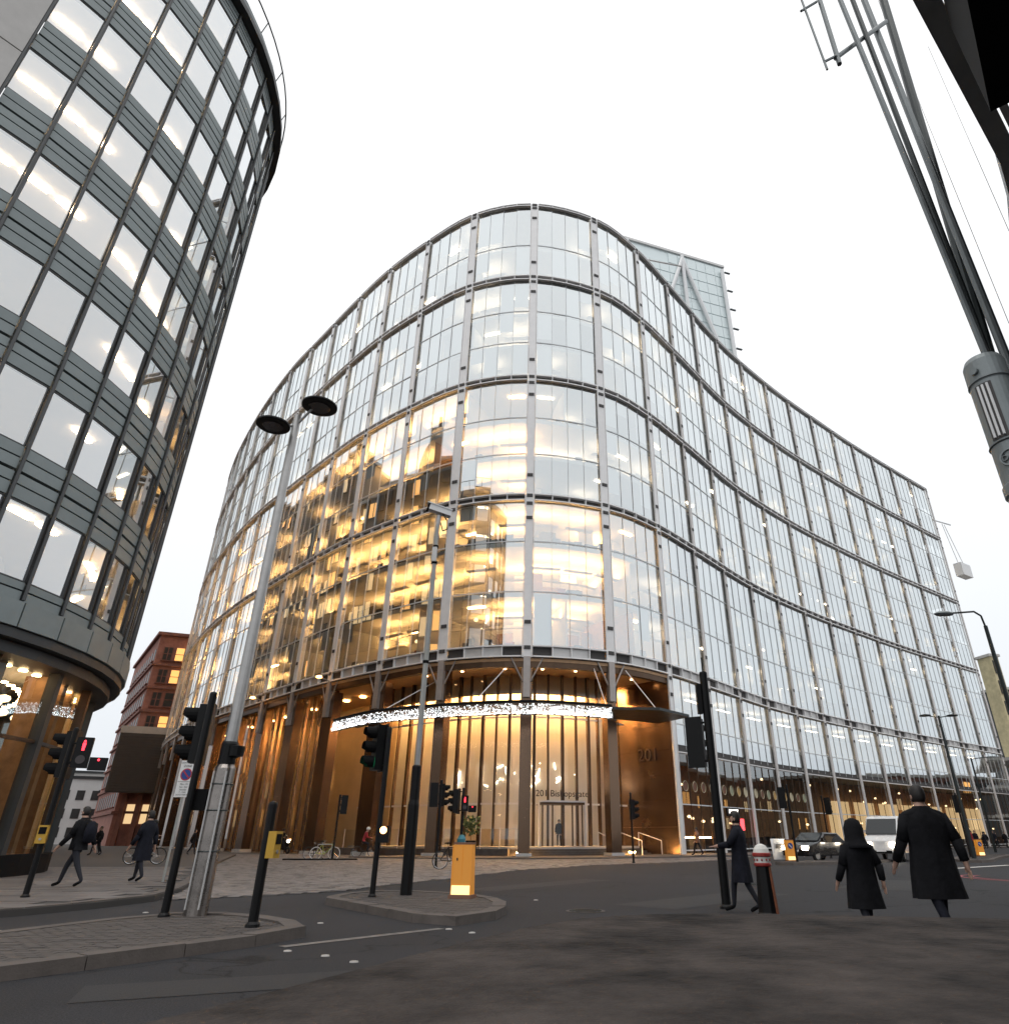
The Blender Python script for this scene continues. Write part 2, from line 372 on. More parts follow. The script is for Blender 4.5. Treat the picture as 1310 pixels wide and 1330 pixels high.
# setts of the side street
ST = [(-8.2,16.2),(-6.6,17.3),(-5.4,18.6),(-3.4,24.0),(-1.4,30.0),(2.0,35.5),(7.5,40.5),(10.5,44.0),(12.5,48.0),(14,52),(8,56),(-4,60),(-16,60),(-40,92),(-60,112),(-75,130),(-40,80),(-23,54),(-15.8,35),(-12.3,26.5),(-10.2,21.5),(-8.9,18.2)]
stb = struct(MB().prism(ST, 0.0, .012), 'side_street', M['mortar'], 'side street and forecourt laid with grey granite setts')
sj = [MB(), MB()]
a0 = R(38); ca, sa = math.cos(a0), math.sin(a0)
for i in range(-190, 150):
    for j in range(30, 320):
        w, d = .34, .24
        if j*d > 30 and False: continue
        u = i*w + (j % 2)*.17; v = j*d
        x, y = u*ca - v*sa*0 - (v)*.30, v + u*sa*0.0
        if y > 58 or y < 16: continue
        if inside((x, y), ST): 
            hh = .03+rnd.uniform(-.004,.006)
            sj[0 if rnd.random() < .68 else 1].add([(x-.16,y-.11,hh),(x+.16,y-.11,hh),(x+.16,y+.11,hh),(x-.16,y+.11,hh),(x-.165,y-.115,0.01),(x+.165,y-.115,0.01)], [(0,1,2,3),(4,5,1,0)])
sj[0].build('granite_setts', M['sett'], stb, kind='stuff'); sj[1].build('dark_granite_setts', M['sett2'], stb, kind='stuff')

# repair patches and covers in the carriageway
for poly, lb in (([(1.2,15.2),(4.6,18.8),(5.6,17.9),(2.3,14.2)],'darker asphalt repair patch before the entrance'),([(-2.3,19.5),(1.0,24.2),(1.9,23.6),(-1.4,18.8)],'long dark asphalt trench repair beside the setts'),([(7.5,20),(10,24),(11.6,23),(9,19)],'dark asphalt patch on the wide road'),([(-4.2,7.2),(-1.9,8.0),(-1.7,7.3),(-3.9,6.5)],'dark asphalt patch by the long island kerb')):
    tag(MB().add([(x,y,.004) for x,y in poly], [tuple(range(len(poly)))]).build('road_patch', M['asphalt2']), lb, None, kind='structure')
for (x, y), lb in (((.6,13.9),'round iron manhole cover in the road beyond the small island'),((5.8,21.5),'round iron manhole cover on the wide road')):
    mh = thing('manhole_cover', lb, 'manhole cover', (x,y,.003)); MB().lathe([(.36,0),(.36,.006)], (0,0,0), 24).build('rim', M['kerb'], mh); MB().lathe([(.31,0),(.31,.010)], (0,0,0), 24).build('lid', M['steel_dark'], mh)
    for q in range(-3, 4): MB().box(0,q*.08,.009,2*math.sqrt(max(.01,.09-(q*.08)**2)),.025,.006).build('rib', M['steel_dark'], mh)
# traffic islands
def island(name, label, poly, it=1):
    P_ = smooth(poly, it); root = thing(name, label, 'traffic island', (0,0,0)); root.location = (P_[0][0], P_[0][1], 0)
    off = root.location.copy()
    loc = [(x-off.x, y-off.y) for x, y in P_]
    cx_ = sum(p[0] for p in loc)/len(loc); cy_ = sum(p[1] for p in loc)/len(loc)
    inner = [(cx_+(x-cx_)*.93, cy_+(y-cy_)*.93) for x, y in loc]
    MB().prism(inner, 0, .085).build('core', M['mortar'], root)
    bl = MB(); xs = [p[0] for p in inner]; ys = [p[1] for p in inner]
    nx = int((max(xs)-min(xs))/.205)+1; ny = int((max(ys)-min(ys))/.105)+1
    small = [(cx_+(x-cx_)*.88, cy_+(y-cy_)*.88) for x, y in loc]
    for i in range(nx):
        for j in range(ny):
            x = min(xs)+i*.205+(j%2)*.1; y = min(ys)+j*.105
            if inside((x,y), small): bl.box(x, y, .08, .195, .096, .03+rnd.uniform(0,.006))
    bl.build('block_paving', M['islbrick'], root, kind='stuff')
    area = sum(loc[i][0]*loc[(i+1)%len(loc)][1]-loc[(i+1)%len(loc)][0]*loc[i][1] for i in range(len(loc)))
    kerb_line(loc + [loc[0]], root, w=.26, h=.125, ln=.9, inward=1 if area > 0 else -1)
    return root
I1 = [(-6.8,5.0),(-5.1,7.4),(-3.5,9.7),(-3.2,10.5),(-3.9,11.5),(-5.0,12.4),(-6.3,12.4),(-7.05,10.4),(-7.8,8),(-7.4,5)]
island('traffic_island', 'long block paved island with granite kerb carrying the silver lamp column', I1)
I2 = [(-4.9,15.6),(-3.3,13.6),(-1.75,11.5),(-1.05,11.9),(-.75,13.2),(-.9,14.9),(-1.7,16.3),(-3.0,17.3),(-4.2,17.3)]
island('traffic_island', 'small rounded island holding the glowing orange bollard', I2)
I3 = [(10.6,36.6),(11.6,35.6),(15,37.2),(19,41),(18.4,42),(15,40)]
island('traffic_island', 'narrow island with a lit keep-left bollard before the restaurant windows', I3)
I4 = [(21.5,40),(23,39),(27,45),(33,53),(32,54),(26,48)]
island('traffic_island', 'slim island under the tall twin-headed street lamp', I4)
# road markings
def mark(pts, name, mat_, label, z=.006):
    o = MB().add([(x,y,z) for x,y in pts], [tuple(range(len(pts)))]).build(name, mat_); return tag(o, label, None, kind='structure')
def strip(a, b, w): 
    dx, dy = b[0]-a[0], b[1]-a[1]; l = math.hypot(dx,dy); nx, ny = -dy/l*w/2, dx/l*w/2
    return [(a[0]-nx,a[1]-ny),(b[0]-nx,b[1]-ny),(b[0]+nx,b[1]+ny),(a[0]+nx,a[1]+ny)]
mark(strip((-3.30,9.55),(-1.62,11.35),.16), 'road_marking', M['paint_worn'], 'worn white line joining the two islands')
mark(strip((-9.0,10.6),(-7.55,11.15),.22), 'road_marking', M['paint'], 'white lane arrow stub behind the long island')
for a, b in (((17,27),(20,31)),((20,28),(24,33.5)),((25,33),(30,39)),((15.5,22),(18.6,25.5)),((28,38),(33,44)),((17,32),(22,36))):
    mark(strip(a, b, .3), 'road_marking', M['paint'], 'white dashed lane line on the wide road by the glass facade')
for rr in (0, .35):
    arc = []
    for k in range(24):
        a = R(110+k*8.5); arc.append((15.6+(1.9-rr)*math.cos(a)*1.0, 24.4+(2.6-rr)*math.sin(a)))
    b = MB()
    for p, q in zip(arc, arc[1:]):
        s_ = strip(p, q, .12); b.add([(x,y,.007) for x,y in s_], [(0,1,2,3)])
    tag(b.build('red_route_line', M['redpaint']), 'curved double red line looping at the kerb', None, kind='structure')
for px in ((-1.50,11.25),(-1.12,10.85),(-.76,10.5),(-.29,10.05),(-2.55,8.85),(-2.12,8.45),(-1.77,8.1),(-3.1,9.2),(-.35,16.2),(-7.2,13.6),(-6.4,13.5),(-3.6,12.0)):
    s = MB().lathe([(.05,0),(.045,.012),(.025,.015)], (px[0],px[1],.002), 10, 1.0, .8)
    tag(s.build('road_stud', M['studm']), 'small white reflective road stud set in the asphalt', 'road stud', 'white road studs by the islands')

# ================================================================= main glass building
PTS = [(-60.5,108),(-54.4,98),(-45.4,85.4),(-36.9,75),(-30.5,68.3),(-24.2,61.8),(-18.9,56.7),(-13.4,52.4),(-8.0,49.05),(-1.85,47.9),(4.6,49.75),(9.2,53.55),(13.8,58.95),(22.2,69.2),(32.2,79.2),(42.3,88.0),(53.2,97.0),(72.9,112.2)]
def catmull(P_, n=40):
    Q = [P_[0]] + P_ + [P_[-1]]; out_ = []
    for i in range(1, len(Q)-2):
        p0,p1,p2,p3 = [Vector(q) for q in Q[i-1:i+3]]
        for k in range(n):
            t = k/n
            out_.append(.5*((2*p1)+(-p0+p2)*t+(2*p0-5*p1+4*p2-p3)*t*t+(-p0+3*p1-3*p2+p3)*t**3))
    out_.append(Vector(P_[-1])); return out_
CV = catmull(PTS); S = [0.0]
for a, b in zip(CV, CV[1:]): S.append(S[-1]+(b-a).length)
s0 = S[9*40]; S = [x-s0 for x in S]
import bisect
def P(s):
    s = min(max(s, S[0]), S[-1]-1e-4); i = bisect.bisect_right(S, s)-1; t = (s-S[i])/(S[i+1]-S[i])
    return CV[i].lerp(CV[i+1], t)
def T(s): return (P(s+.6)-P(s-.6)).normalized()
def N(s): t = T(s); return Vector((t.y, -t.x))       # outward: towards the streets
def Q(s, d): return P(s)-N(s)*d                         # d metres inside the facade
BAY = 6.5
K0 = -int((-S[0])//BAY); K1 = int(S[-1]//BAY)
sR = K1*BAY; sL = K0*BAY
HB = thing('glass_office_building', 'large curved glass office block with rounded corner, silver columns and lit lobby', 'building', (-1.85,47.9,0))
BANDS = [(60.6,61.0),(50.2,50.8),(38.0,38.6),(25.85,26.5),(13.0,13.9)]
ROWS = [(13.9,18.1),(18.1,22.3),(22.3,25.85),(26.5,30.4),(30.4,34.1),(34.1,38.0),(38.6,42.5),(42.5,46.3),(46.3,50.2),(50.8,55.1),(55.1,60.6)]
FL = [13.5,18.1,22.3,26.15,30.4,34.1,38.3,42.5,46.3,50.5,55.1]
LOWROWS = [(9.3,13.0),(7.7,9.3)]; RETAIL = [(3.45,7.15),(.35,3.45)]
KR = 2                                                   # retail glass starts at this column
def cm(k): return .39 if -2 < k < 2 else .28 if -7 < k < 3 else .20      # glass starts this far from a column axis
def ang(v): return math.atan2(v.y, v.x)
unit = MB().add([(-.5,0,0),(.5,0,0),(.5,0,1),(-.5,0,1)], [(0,1,2,3)])
pane_me = unit.mesh('pane', M['glass']); pane_re = unit.mesh('pane', M['glass_dark'])
far_panes = MB(); bars = MB(); bars_d = MB(); retail_panes = MB()
for k in range(K0, K1):
    for j in range(4):
        mL = cm(k); mR = cm(k+1); pw_ = (BAY-mL-mR)/4
        sa_ = k*BAY + mL + j*pw_; sb_ = sa_ + pw_
        a, b = P(sa_), P(sb_); c = (a+b)/2; w = (b-a).length; th = ang(b-a); nn = Vector((math.sin(th), -math.cos(th)))
        rows = ROWS + (LOWROWS if k >= KR else [])
        for (z0, z1) in rows:
            tl = rnd.gauss(0, .0022); yw = rnd.gauss(0, .0022)
            if -3 <= k <= 2:
                o = link(pane_me, 'pane', HB); o.location = (c.x+1.85, c.y-47.9, z0+.03); o.scale = (w-.02, 1, z1-z0-.06)
                o.rotation_euler = (tl, 0, th+yw)
            else:
                e = nn*tl*(z1-z0); f_ = nn*yw*w/2
                far_panes.quad((a.x-f_.x,a.y-f_.y,z0),(b.x+f_.x,b.y+f_.y,z0),(b.x+f_.x+e.x,b.y+f_.y+e.y,z1),(a.x-f_.x+e.x,a.y-f_.y+e.y,z1))
        if k >= KR:
            for (z0, z1) in RETAIL:
                retail_panes.quad((a.x,a.y,z0),(b.x,b.y,z0),(b.x,b.y,z1),(a.x,a.y,z1))
        # glazing bars
        zb = 13.9 if k < KR else 7.4
        if j and k >= KR: bars_d.obox((a.x+nn.x*.03, a.y+nn.y*.03, 3.6), (math.cos(th),math.sin(th),0), (nn.x,nn.y,0), (0,0,1), .05, .05, 6.9)
        if j: bars.obox((a.x+nn.x*.03, a.y+nn.y*.03, (zb+60.45)/2), (math.cos(th),math.sin(th),0), (nn.x,nn.y,0), (0,0,1), .026, .04, 60.45-zb)
        for z in [18.1,22.3,30.4,34.1,42.5,46.3,55.1] + ([9.3,3.45,.35] if k >= KR else []):
            bars.obox((c.x+nn.x*.02, c.y+nn.y*.02, z), (math.cos(th),math.sin(th),0), (nn.x,nn.y,0), (0,0,1), w, .05, .08)
far_panes.build('panes_beyond', M['glass'], HB, True, kind='stuff')
retail_panes.build('ground_floor_panes', M['glass_dark'], HB, True, kind='stuff')
bars.build('glazing_bars', M['bar'], HB, True, kind='stuff'); bars_d.build('shopfront_bars', M['bronze_dark'], HB, True, kind='stuff')
# columns with their dark bracket plates, one object each
for k in range(K0, K1+1):
    s = k*BAY; p = P(s); n = N(s); t = T(s); th = ang(t); zb = 13.0 if k < KR else 0.0
    col = MB(); wdt = .74 if -2 < k < 2 else .52 if -7 < k < 3 else .36
    for sg in (-1, 1): col.obox((p.x+n.x*.16+t.x*sg*wdt/2, p.y+n.y*.16+t.y*sg*wdt/2, (zb+61)/2), (t.x,t.y,0), (n.x,n.y,0), (0,0,1), .06, .14, 61-zb)
    col.obox((p.x+n.x*.12, p.y+n.y*.12, (zb+61)/2), (t.x,t.y,0), (n.x,n.y,0), (0,0,1), wdt-.1, .16, 61-zb)
    co = col.build('column', M['silver' if k < 3 else 'silver_brown'], HB, True)
    pl = MB()
    for (b0, b1) in BANDS:
        for z in ((b1+1.75, b0-1.55) if b0 < 60 else (b0-1.75,)) + (b1-.18, b0-.25):
            if zb < z < 60.9: pl.obox((p.x+n.x*.22, p.y+n.y*.22, z), (t.x,t.y,0), (n.x,n.y,0), (0,0,1), max(.3, wdt-.26), .10, .26)
    pl.build('bracket_plates', M['recess'], co, True, kind='stuff')
# horizontal bands, bay by bay
for k in range(K0, K1):
    for (z0, z1) in BANDS:
        dk = MB(); lg = MB(); wh = MB()
        for j in range(4):
            mL = cm(k)+.02; mR = cm(k+1)+.02; pw_ = (BAY-mL-mR)/4; sa_ = k*BAY+mL+j*pw_; sb_ = sa_+pw_; a, b = P(sa_), P(sb_); th = ang(b-a); nn = Vector((math.sin(th),-math.cos(th))); c = (a+b)/2; w = (b-a).length
            X = (math.cos(th),math.sin(th),0); Yv = (nn.x,nn.y,0)
            dk.obox((c.x-nn.x*.09,c.y-nn.y*.09,(z0+z1)/2), X, Yv, (0,0,1), w, .2, z1-z0-.02)
            for z in (z0+.06, z1-.06): lg.obox((c.x+nn.x*.16,c.y+nn.y*.16,z), X, Yv, (0,0,1), w+.01, .30, .10)
            if j in (1, 2, 3): lg.obox((a.x+nn.x*.12,a.y+nn.y*.12,(z0+z1)/2), X, Yv, (0,0,1), .07, .34, z1-z0-.1)
            if z0 < 14 and j in (1, 2): wh.obox((c.x+nn.x*.08,c.y+nn.y*.08,(z0+z1)/2), X, Yv, (0,0,1), w*.96, .06, z1-z0-.26)
        d = dk.build('band', M['recess'], HB, True); lg.build('ledges', M['silver'], d, True)
        if wh.v: wh.build('infill', M['silver_paint'], d, True)
# dark strip above the shops
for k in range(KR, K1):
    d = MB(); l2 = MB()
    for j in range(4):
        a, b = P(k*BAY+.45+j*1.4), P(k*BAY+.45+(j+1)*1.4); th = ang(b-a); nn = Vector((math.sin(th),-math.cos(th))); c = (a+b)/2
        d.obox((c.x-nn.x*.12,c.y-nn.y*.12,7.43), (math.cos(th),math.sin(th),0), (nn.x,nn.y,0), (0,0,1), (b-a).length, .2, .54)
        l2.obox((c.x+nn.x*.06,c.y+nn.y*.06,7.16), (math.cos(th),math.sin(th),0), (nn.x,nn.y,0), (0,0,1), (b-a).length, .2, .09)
    o = d.build('dark_strip', M['recess'], HB, True); l2.build('ledges', M['silver'], o, True)
# floor plates, interior
def ribbon(mb, sA, sB, dA, dB, z0, z1, step=1.6, zz=None):
    n = max(1, int(abs(sB-sA)/step)); prev = None
    for i in range(n+1):
        s = sA+(sB-sA)*i/n; a, b = Q(s, dA), Q(s, dB); cur = (a, b)
        if prev:
            (a0_, b0_), (a1, b1) = prev, cur
            mb.hexa([(a0_.x,a0_.y,z0),(a1.x,a1.y,z0),(b1.x,b1.y,z0),(b0_.x,b0_.y,z0)], [(a0_.x,a0_.y,z1),(a1.x,a1.y,z1),(b1.x,b1.y,z1),(b0_.x,b0_.y,z1)])
        prev = cur
for z in FL:
    m = MB(); ribbon(m, sL, sR, .35, 7.6, z-.32, z+.02); m.build('floor_slab', M['slab'], HB, True)
m = MB(); ribbon(m, sL, sR, .2, 9, 60.5, 60.9); m.build('roof_slab', M['silver_paint'], HB, True)
m = MB(); ribbon(m, sL, sR, 7.6, 7.9, .1, 60.5); m.build('core_wall', M['white_wall'], HB, True)
zt = [18.1,22.3,26.15,30.4,34.1,38.3,42.5,46.3,50.5,55.1,60.5]
lamps_c, lamps_w, furn, red_f, blinds, part_w, part_wood, part_d, globes, fit = MB(), MB(), MB(), MB(), MB(), MB(), MB(), MB(), MB(), MB()
for fi, (z0, z1) in enumerate(zip(FL, zt)):
    zc = z1-.36
    for k in range(K0, K1):
        warm = (fi < 3 and k < 2) or (k < 0 and fi < 6)
        on = rnd.random() < (.97 if warm else .8 if k < 2 else .6)
        for q in range(2):
            s = k*BAY+1.7+q*3.2+rnd.uniform(-.2,.2)
            for dd in (2.2, 5.0):
                if not on or rnd.random() < .3: continue
                c = Q(s, dd); t = T(s); n = N(s)
                lm = lamps_w if warm else lamps_c
                if rnd.random() < (.86 if warm else .7):         # invented uplighter, added so the ceiling glows softly
                    fit.obox((c.x,c.y,zc-1.05), (t.x,t.y,0), (n.x,n.y,0), (0,0,1), 2.5, .42, .10)
                    up_ = zc-.992; A_ = [(c.x+t.x*a_*1.2+n.x*b_*.17, c.y+t.y*a_*1.2+n.y*b_*.17, up_) for a_, b_ in ((-1,-1),(1,-1),(1,1),(-1,1))]
                    lm.quad(*A_); continue
                if fi == 0 and -6 < k < 3:
                    globes.lathe([(.02,-.16),(.13,-.12),(.18,0),(.13,.12),(.02,.16)], (c.x,c.y,zc-1.0+rnd.uniform(-.3,.2)), 10)
                lm.obox((c.x,c.y,zc-.03), (t.x,t.y,0), (n.x,n.y,0), (0,0,1), 1.5, .26, .06)
        # rooms: back panels, partitions, desks
        for q in range(4):
            s = k*BAY+.8+q*1.6; c = Q(s, rnd.choice([4.2,5.5,6.8,7.3])); t = T(s); n = N(s); r = rnd.random()
            tgt = part_w if r < .34 else None if not warm else part_wood if r < .52 else part_d if r < .66 else None
            if tgt is not None: tgt.obox((c.x,c.y,z0+.02+(zc-z0)*.5*(.8 if r > .3 else 1)), (t.x,t.y,0), (n.x,n.y,0), (0,0,1), 1.5, .12, (zc-z0)*(.8 if r > .3 else .98))
        if rnd.random() < .5:
            s = k*BAY+rnd.choice([.3,3.2]); a, b = Q(s, .7), Q(s, 6.5); c = (a+b)/2; t = T(s); n = N(s)
            (part_w if rnd.random() < .7 or not warm else part_wood).obox((c.x,c.y,(z0+zc)/2), (n.x,n.y,0), (t.x,t.y,0), (0,0,1), 5.8, .1, zc-z0)
        for q in range(3):
            if rnd.random() < .62:
                s = k*BAY+1.0+q*1.9+rnd.uniform(-.3,.3); c = Q(s, rnd.uniform(.9,1.7)); t = T(s); n = N(s); h = rnd.uniform(.9,1.35)
                fm = red_f if rnd.random() < .1 else furn
                fm.obox((c.x,c.y,z0+.28), (t.x,t.y,0), (n.x,n.y,0), (0,0,1), .62, .6, .42)
                fm.obox((c.x-n.x*.28,c.y-n.y*.28,z0+h/2+.1), (t.x,t.y,0), (n.x,n.y,0), (0,0,1), .66, .1, h)
                c2 = Q(s+1.0, 1.5); furn.obox((c2.x,c2.y,z0+.74), (t.x,t.y,0), (n.x,n.y,0), (0,0,1), 1.2, .7, .05)
                for e in (-.5,.5): furn.obox((c2.x+t.x*e,c2.y+t.y*e,z0+.38), (t.x,t.y,0), (n.x,n.y,0), (0,0,1), .05, .6, .7)
        for j in range(4):
            pb = .92 if k > 2 else .5 if k > 0 and fi > 2 else .5 if fi > 5 else .05
            if rnd.random() < pb:
                sa_ = k*BAY+.5+j*1.4; a, b = Q(sa_, .22), Q(sa_+1.36, .22); dz = rnd.choice([.5,.8,1.0,1.0] if k > 2 else [.35,.55,.8,1.0])*(zc-z0)
                blinds.quad((a.x,a.y,zc-dz),(b.x,b.y,zc-dz),(b.x,b.y,zc+.3),(a.x,a.y,zc+.3))
for mb, nm, mt in ((lamps_c,'ceiling_and_added_lamps_neutral','lit_cool'),(lamps_w,'ceiling_and_added_lamps_warm','lit_warm'),(furn,'office_furniture','furn_dark'),(red_f,'red_office_chairs','furn_red'),(blinds,'roller_blinds','blind'),(part_w,'white_partitions','white_wall'),(part_wood,'timber_partitions','wood'),(part_d,'dark_partitions','dark_int'),(globes,'globe_lamps','globe'),(fit,'added_uplighter_bodies','slab')):
    mb.build(nm, M[mt], HB, True, kind='stuff')

# -------- lobby and arcade under the rounded corner
SE = KR*BAY                                               # right end of the recess
m = MB(); ribbon(m, sL, SE, -.1, 7.6, 12.72, 12.95); m.build('soffit', M['soffit'], HB, True)
m = MB(); ribbon(m, sL, SE, -.05, .35, 12.3, 12.99); m.build('fascia', M['bronze_dark'], HB, True)
m = MB(); ribbon(m, -3*BAY, SE, 3.6, 15, .1, .62); m.build('lobby_floor', M['stone_light'], HB, True)
for q in range(4):
    m = MB(); ribbon(m, -8.0, SE-.3, 3.6-.36*(q+1), 3.6-.36*q, .05, .62-.145*(q+1)); m.build('step', M['kerb'], HB, True)
LG = 4.1
s = -3*BAY+.3; fins = MB(); lob = MB(); i = 0
while s < SE-1.3:
    a, b = Q(s, LG), Q(s+1.45, LG)
    door = 2.2 < s+.7 < 5.3
    for (z0, z1) in ((.66,3.35),(3.45,9.4),(9.5,12.7)):
        if door and z0 < 1: continue
        MB().quad((a.x,a.y,z0),(b.x,b.y,z0),(b.x,b.y,z1),(a.x,a.y,z1)).build('lobby_pane', M['glass_lobby'], HB, True)
    n = N(s); t = T(s)
    MB().obox((a.x-n.x*.05,a.y-n.y*.05,6.7), (t.x,t.y,0), (n.x,n.y,0), (0,0,1), .12 if i % 2 else .2, .28, 12.1).build('lobby_fin', M['bronze_dark'], HB, True)
    s += 1.45; i += 1
tr = MB()
ribbon(tr, -3*BAY, SE-1, LG-.06, LG+.06, 3.34, 3.46); ribbon(tr, -3*BAY, SE-1, LG-.06, LG+.06, 9.4, 9.5); tr.build('lobby_transom', M['silver'], HB, True)
# lobby back wall, panels, lamps
bw = MB(); ribbon(bw, -3*BAY, SE+1, 10.5, 10.8, .6, 12.8); bwo = bw.build('lobby_wall', M['cream'], HB, True)
for i in range(9):
    s = -3*BAY+1.5+i*3.4; c = Q(s, 9.6); n = N(s); t = T(s)
    if i % 2 == 0: MB().obox((c.x,c.y,5.2), (t.x,t.y,0), (n.x,n.y,0), (0,0,1), 1.7, .3, 9.2).build('wall_panel', M['white_wall' if i % 4 else 'cream'], HB, True)
    else: MB().obox((c.x,c.y,7.6), (t.x,t.y,0), (n.x,n.y,0), (0,0,1), 2.2, .25, 2.6).build('artwork_panel', M['wood'], HB, True)
rd = MB(); c = Q(-6.5, 7.5); n = N(-6.5); t = T(-6.5); rd.obox((c.x,c.y,1.2), (t.x,t.y,0), (n.x,n.y,0), (0,0,1), 5, .9, 1.15); rd.build('reception_desk', M['cream'], HB, True)
ll = MB()
for i in range(12):
    s = -3*BAY+1.2+i*2.6
    for dd in (6.6, 7.6):
        c = Q(s, dd); ll.lathe([(.4,0),(.4,.05)], (c.x,c.y,12.62), 10)
bh = MB(); ribbon(bh, -3*BAY, SE-1, 4.6, 4.75, 11.3, 12.72); bh.build('bulkhead', M['cream'], HB, True)
ll.build('lobby_downlights', M['lit_lobby'], HB, True, kind='stuff')
up = MB()
for s, d_ in ((-.3,1.9),(9.6,1.9),(2.0,9.0),(-4,9.0),(-9,9.0),(-14,9)):
    c = Q(s, d_); up.lathe([(.2,0),(.24,.10)], (c.x,c.y,.64 if d_ > 3 else .2), 10)
up.build('floor_uplights', M['lit_lobby'], HB, True, kind='stuff')
cl = MB()
for i in range(7):
    s = -11+i*3.3; c = Q(s, 7.8)
    for j in range(10): cl.tube((c.x+rnd.uniform(-.5,.5),c.y+rnd.uniform(-.5,.5),5.2+rnd.uniform(-.8,1.2)), (c.x+rnd.uniform(-.5,.5),c.y+rnd.uniform(-.5,.5),5.5+rnd.uniform(-.5,1.2)), .03, n=5)
cl.build('chandelier_rods', M['lit_cool'], HB, True, kind='stuff')
# revolving door
dc = Q(3.75, LG); n = N(3.75); t = T(3.75)
dr = MB().obox((dc.x,dc.y,3.4), (t.x,t.y,0), (n.x,n.y,0), (0,0,1), 3.2, 1.6, .16).build('revolving_door', M['bronze_dark'], HB, True)
for q in range(5):
    e = -1.5+q*.75; MB().obox((dc.x+t.x*e+n.x*.5,dc.y+t.y*e+n.y*.5,2.0), (t.x,t.y,0), (n.x,n.y,0), (0,0,1), .08, .1, 2.7).build('door_stile', M['bronze_dark'], dr, True)
for q in range(2):
    e = -.75+q*1.5; p = dc+t*e+n*.45; MB().quad((p.x-t.x*.7,p.y-t.y*.7,.68),(p.x+t.x*.7,p.y+t.y*.7,.68),(p.x+t.x*.7,p.y+t.y*.7,3.3),(p.x-t.x*.7,p.y-t.y*.7,3.3)).build('door_leaf', M['glass_lobby'], dr, True)
fr = MB()
for e in (-1.75,1.75): fr.obox((dc.x+t.x*e+n.x*.4,dc.y+t.y*e+n.y*.4,2.05), (t.x,t.y,0), (n.x,n.y,0), (0,0,1), .1, .16, 2.9)
fr.obox((dc.x+n.x*.4,dc.y+n.y*.4,3.55), (t.x,t.y,0), (n.x,n.y,0), (0,0,1), 3.6, .16, .12); fr.build('door_frame', M['silver'], dr, True)
text('entrance_lettering', '201 Bishopsgate', .62, M['text_dark'], HB, (dc.x+n.x*.5+1.85, dc.y+n.y*.5-47.9, 4.05), (R(90),0,ang(t)), .02)
# bronze columns, brackets
for k in range(K0, KR):
    s = k*BAY; n = N(s); t = T(s); c = Q(s, .45)
    if k >= -1:
        m = MB().obox((c.x,c.y,6.6), (t.x,t.y,0), (n.x,n.y,0), (0,0,1), .78, .8, 12.7); cw = .39
        m.mi = 0
    else:
        m = MB().obox((c.x,c.y,6.2), (t.x,t.y,0), (n.x,n.y,0), (0,0,1), 1.5, .8, 11.9); cw = .7
    co = m.build('bronze_column', M['bronze'], HB, True)
    bs = MB(); f0 = P(s)+n*.1
    bs.obox((f0.x,f0.y,11.6), (t.x,t.y,0), (n.x,n.y,0), (0,0,1), .5, .3, 2.9)
    for sg in (-1, 1):
        bs.tube((f0.x+t.x*sg*.3,f0.y+t.y*sg*.3,11.3), (f0.x+t.x*sg*1.15,f0.y+t.y*sg*1.15,12.95), .06, n=6)
    bs.build('bracket', M['bracket'], co, True)
    ft = MB().obox((c.x+n.x*.02,c.y+n.y*.02,.14), (t.x,t.y,0), (n.x,n.y,0), (0,0,1), 2*cw+.25, 1.1, .28); ft.build('column_foot', M['silver_paint'], co, True)
# arcade glazing on the side street
arc_b = MB(); ribbon(arc_b, sL, -3*BAY, 7.3, 7.5, .05, 12.8); arc_b.build('arcade_wall', M['cream'], HB, True)
s = sL
while s < -3*BAY-.5:
    a, b = Q(s, 1.5), Q(s+1.3, 1.5); n = N(s); t = T(s)
    for (z0, z1) in ((.3,6.9),(7.0,12.6)): MB().quad((a.x,a.y,z0),(b.x,b.y,z0),(b.x,b.y,z1),(a.x,a.y,z1)).build('arcade_pane', M['glass_lobby'], HB, True)
    MB().obox((a.x,a.y,6.4), (t.x,t.y,0), (n.x,n.y,0), (0,0,1), .16, .22, 12.6).build('arcade_fin', M['bronze'], HB, True)
    s += 1.3
al = MB(); ll2 = MB()
for k in range(K0, -3):
    for q in (1.6, 4.6):
        c = Q(k*BAY+q, 4.4); ll2.lathe([(.3,0),(.3,.05)], (c.x,c.y,12.62), 10)
        c = Q(k*BAY+q, .7); al.lathe([(.09,0),(.09,.04)], (c.x,c.y,12.66), 8)
for s in (-2, 1.5, 4.5, 8, 11, -6, -10):
    c = Q(s, 2.2); al.lathe([(.11,0),(.11,.04)], (c.x,c.y,12.66), 8)
ll2.build('arcade_downlights', M['lit_arcade'], HB, True, kind='stuff')
al.build('soffit_downlights', M['lit_soffit'], HB, True, kind='stuff')
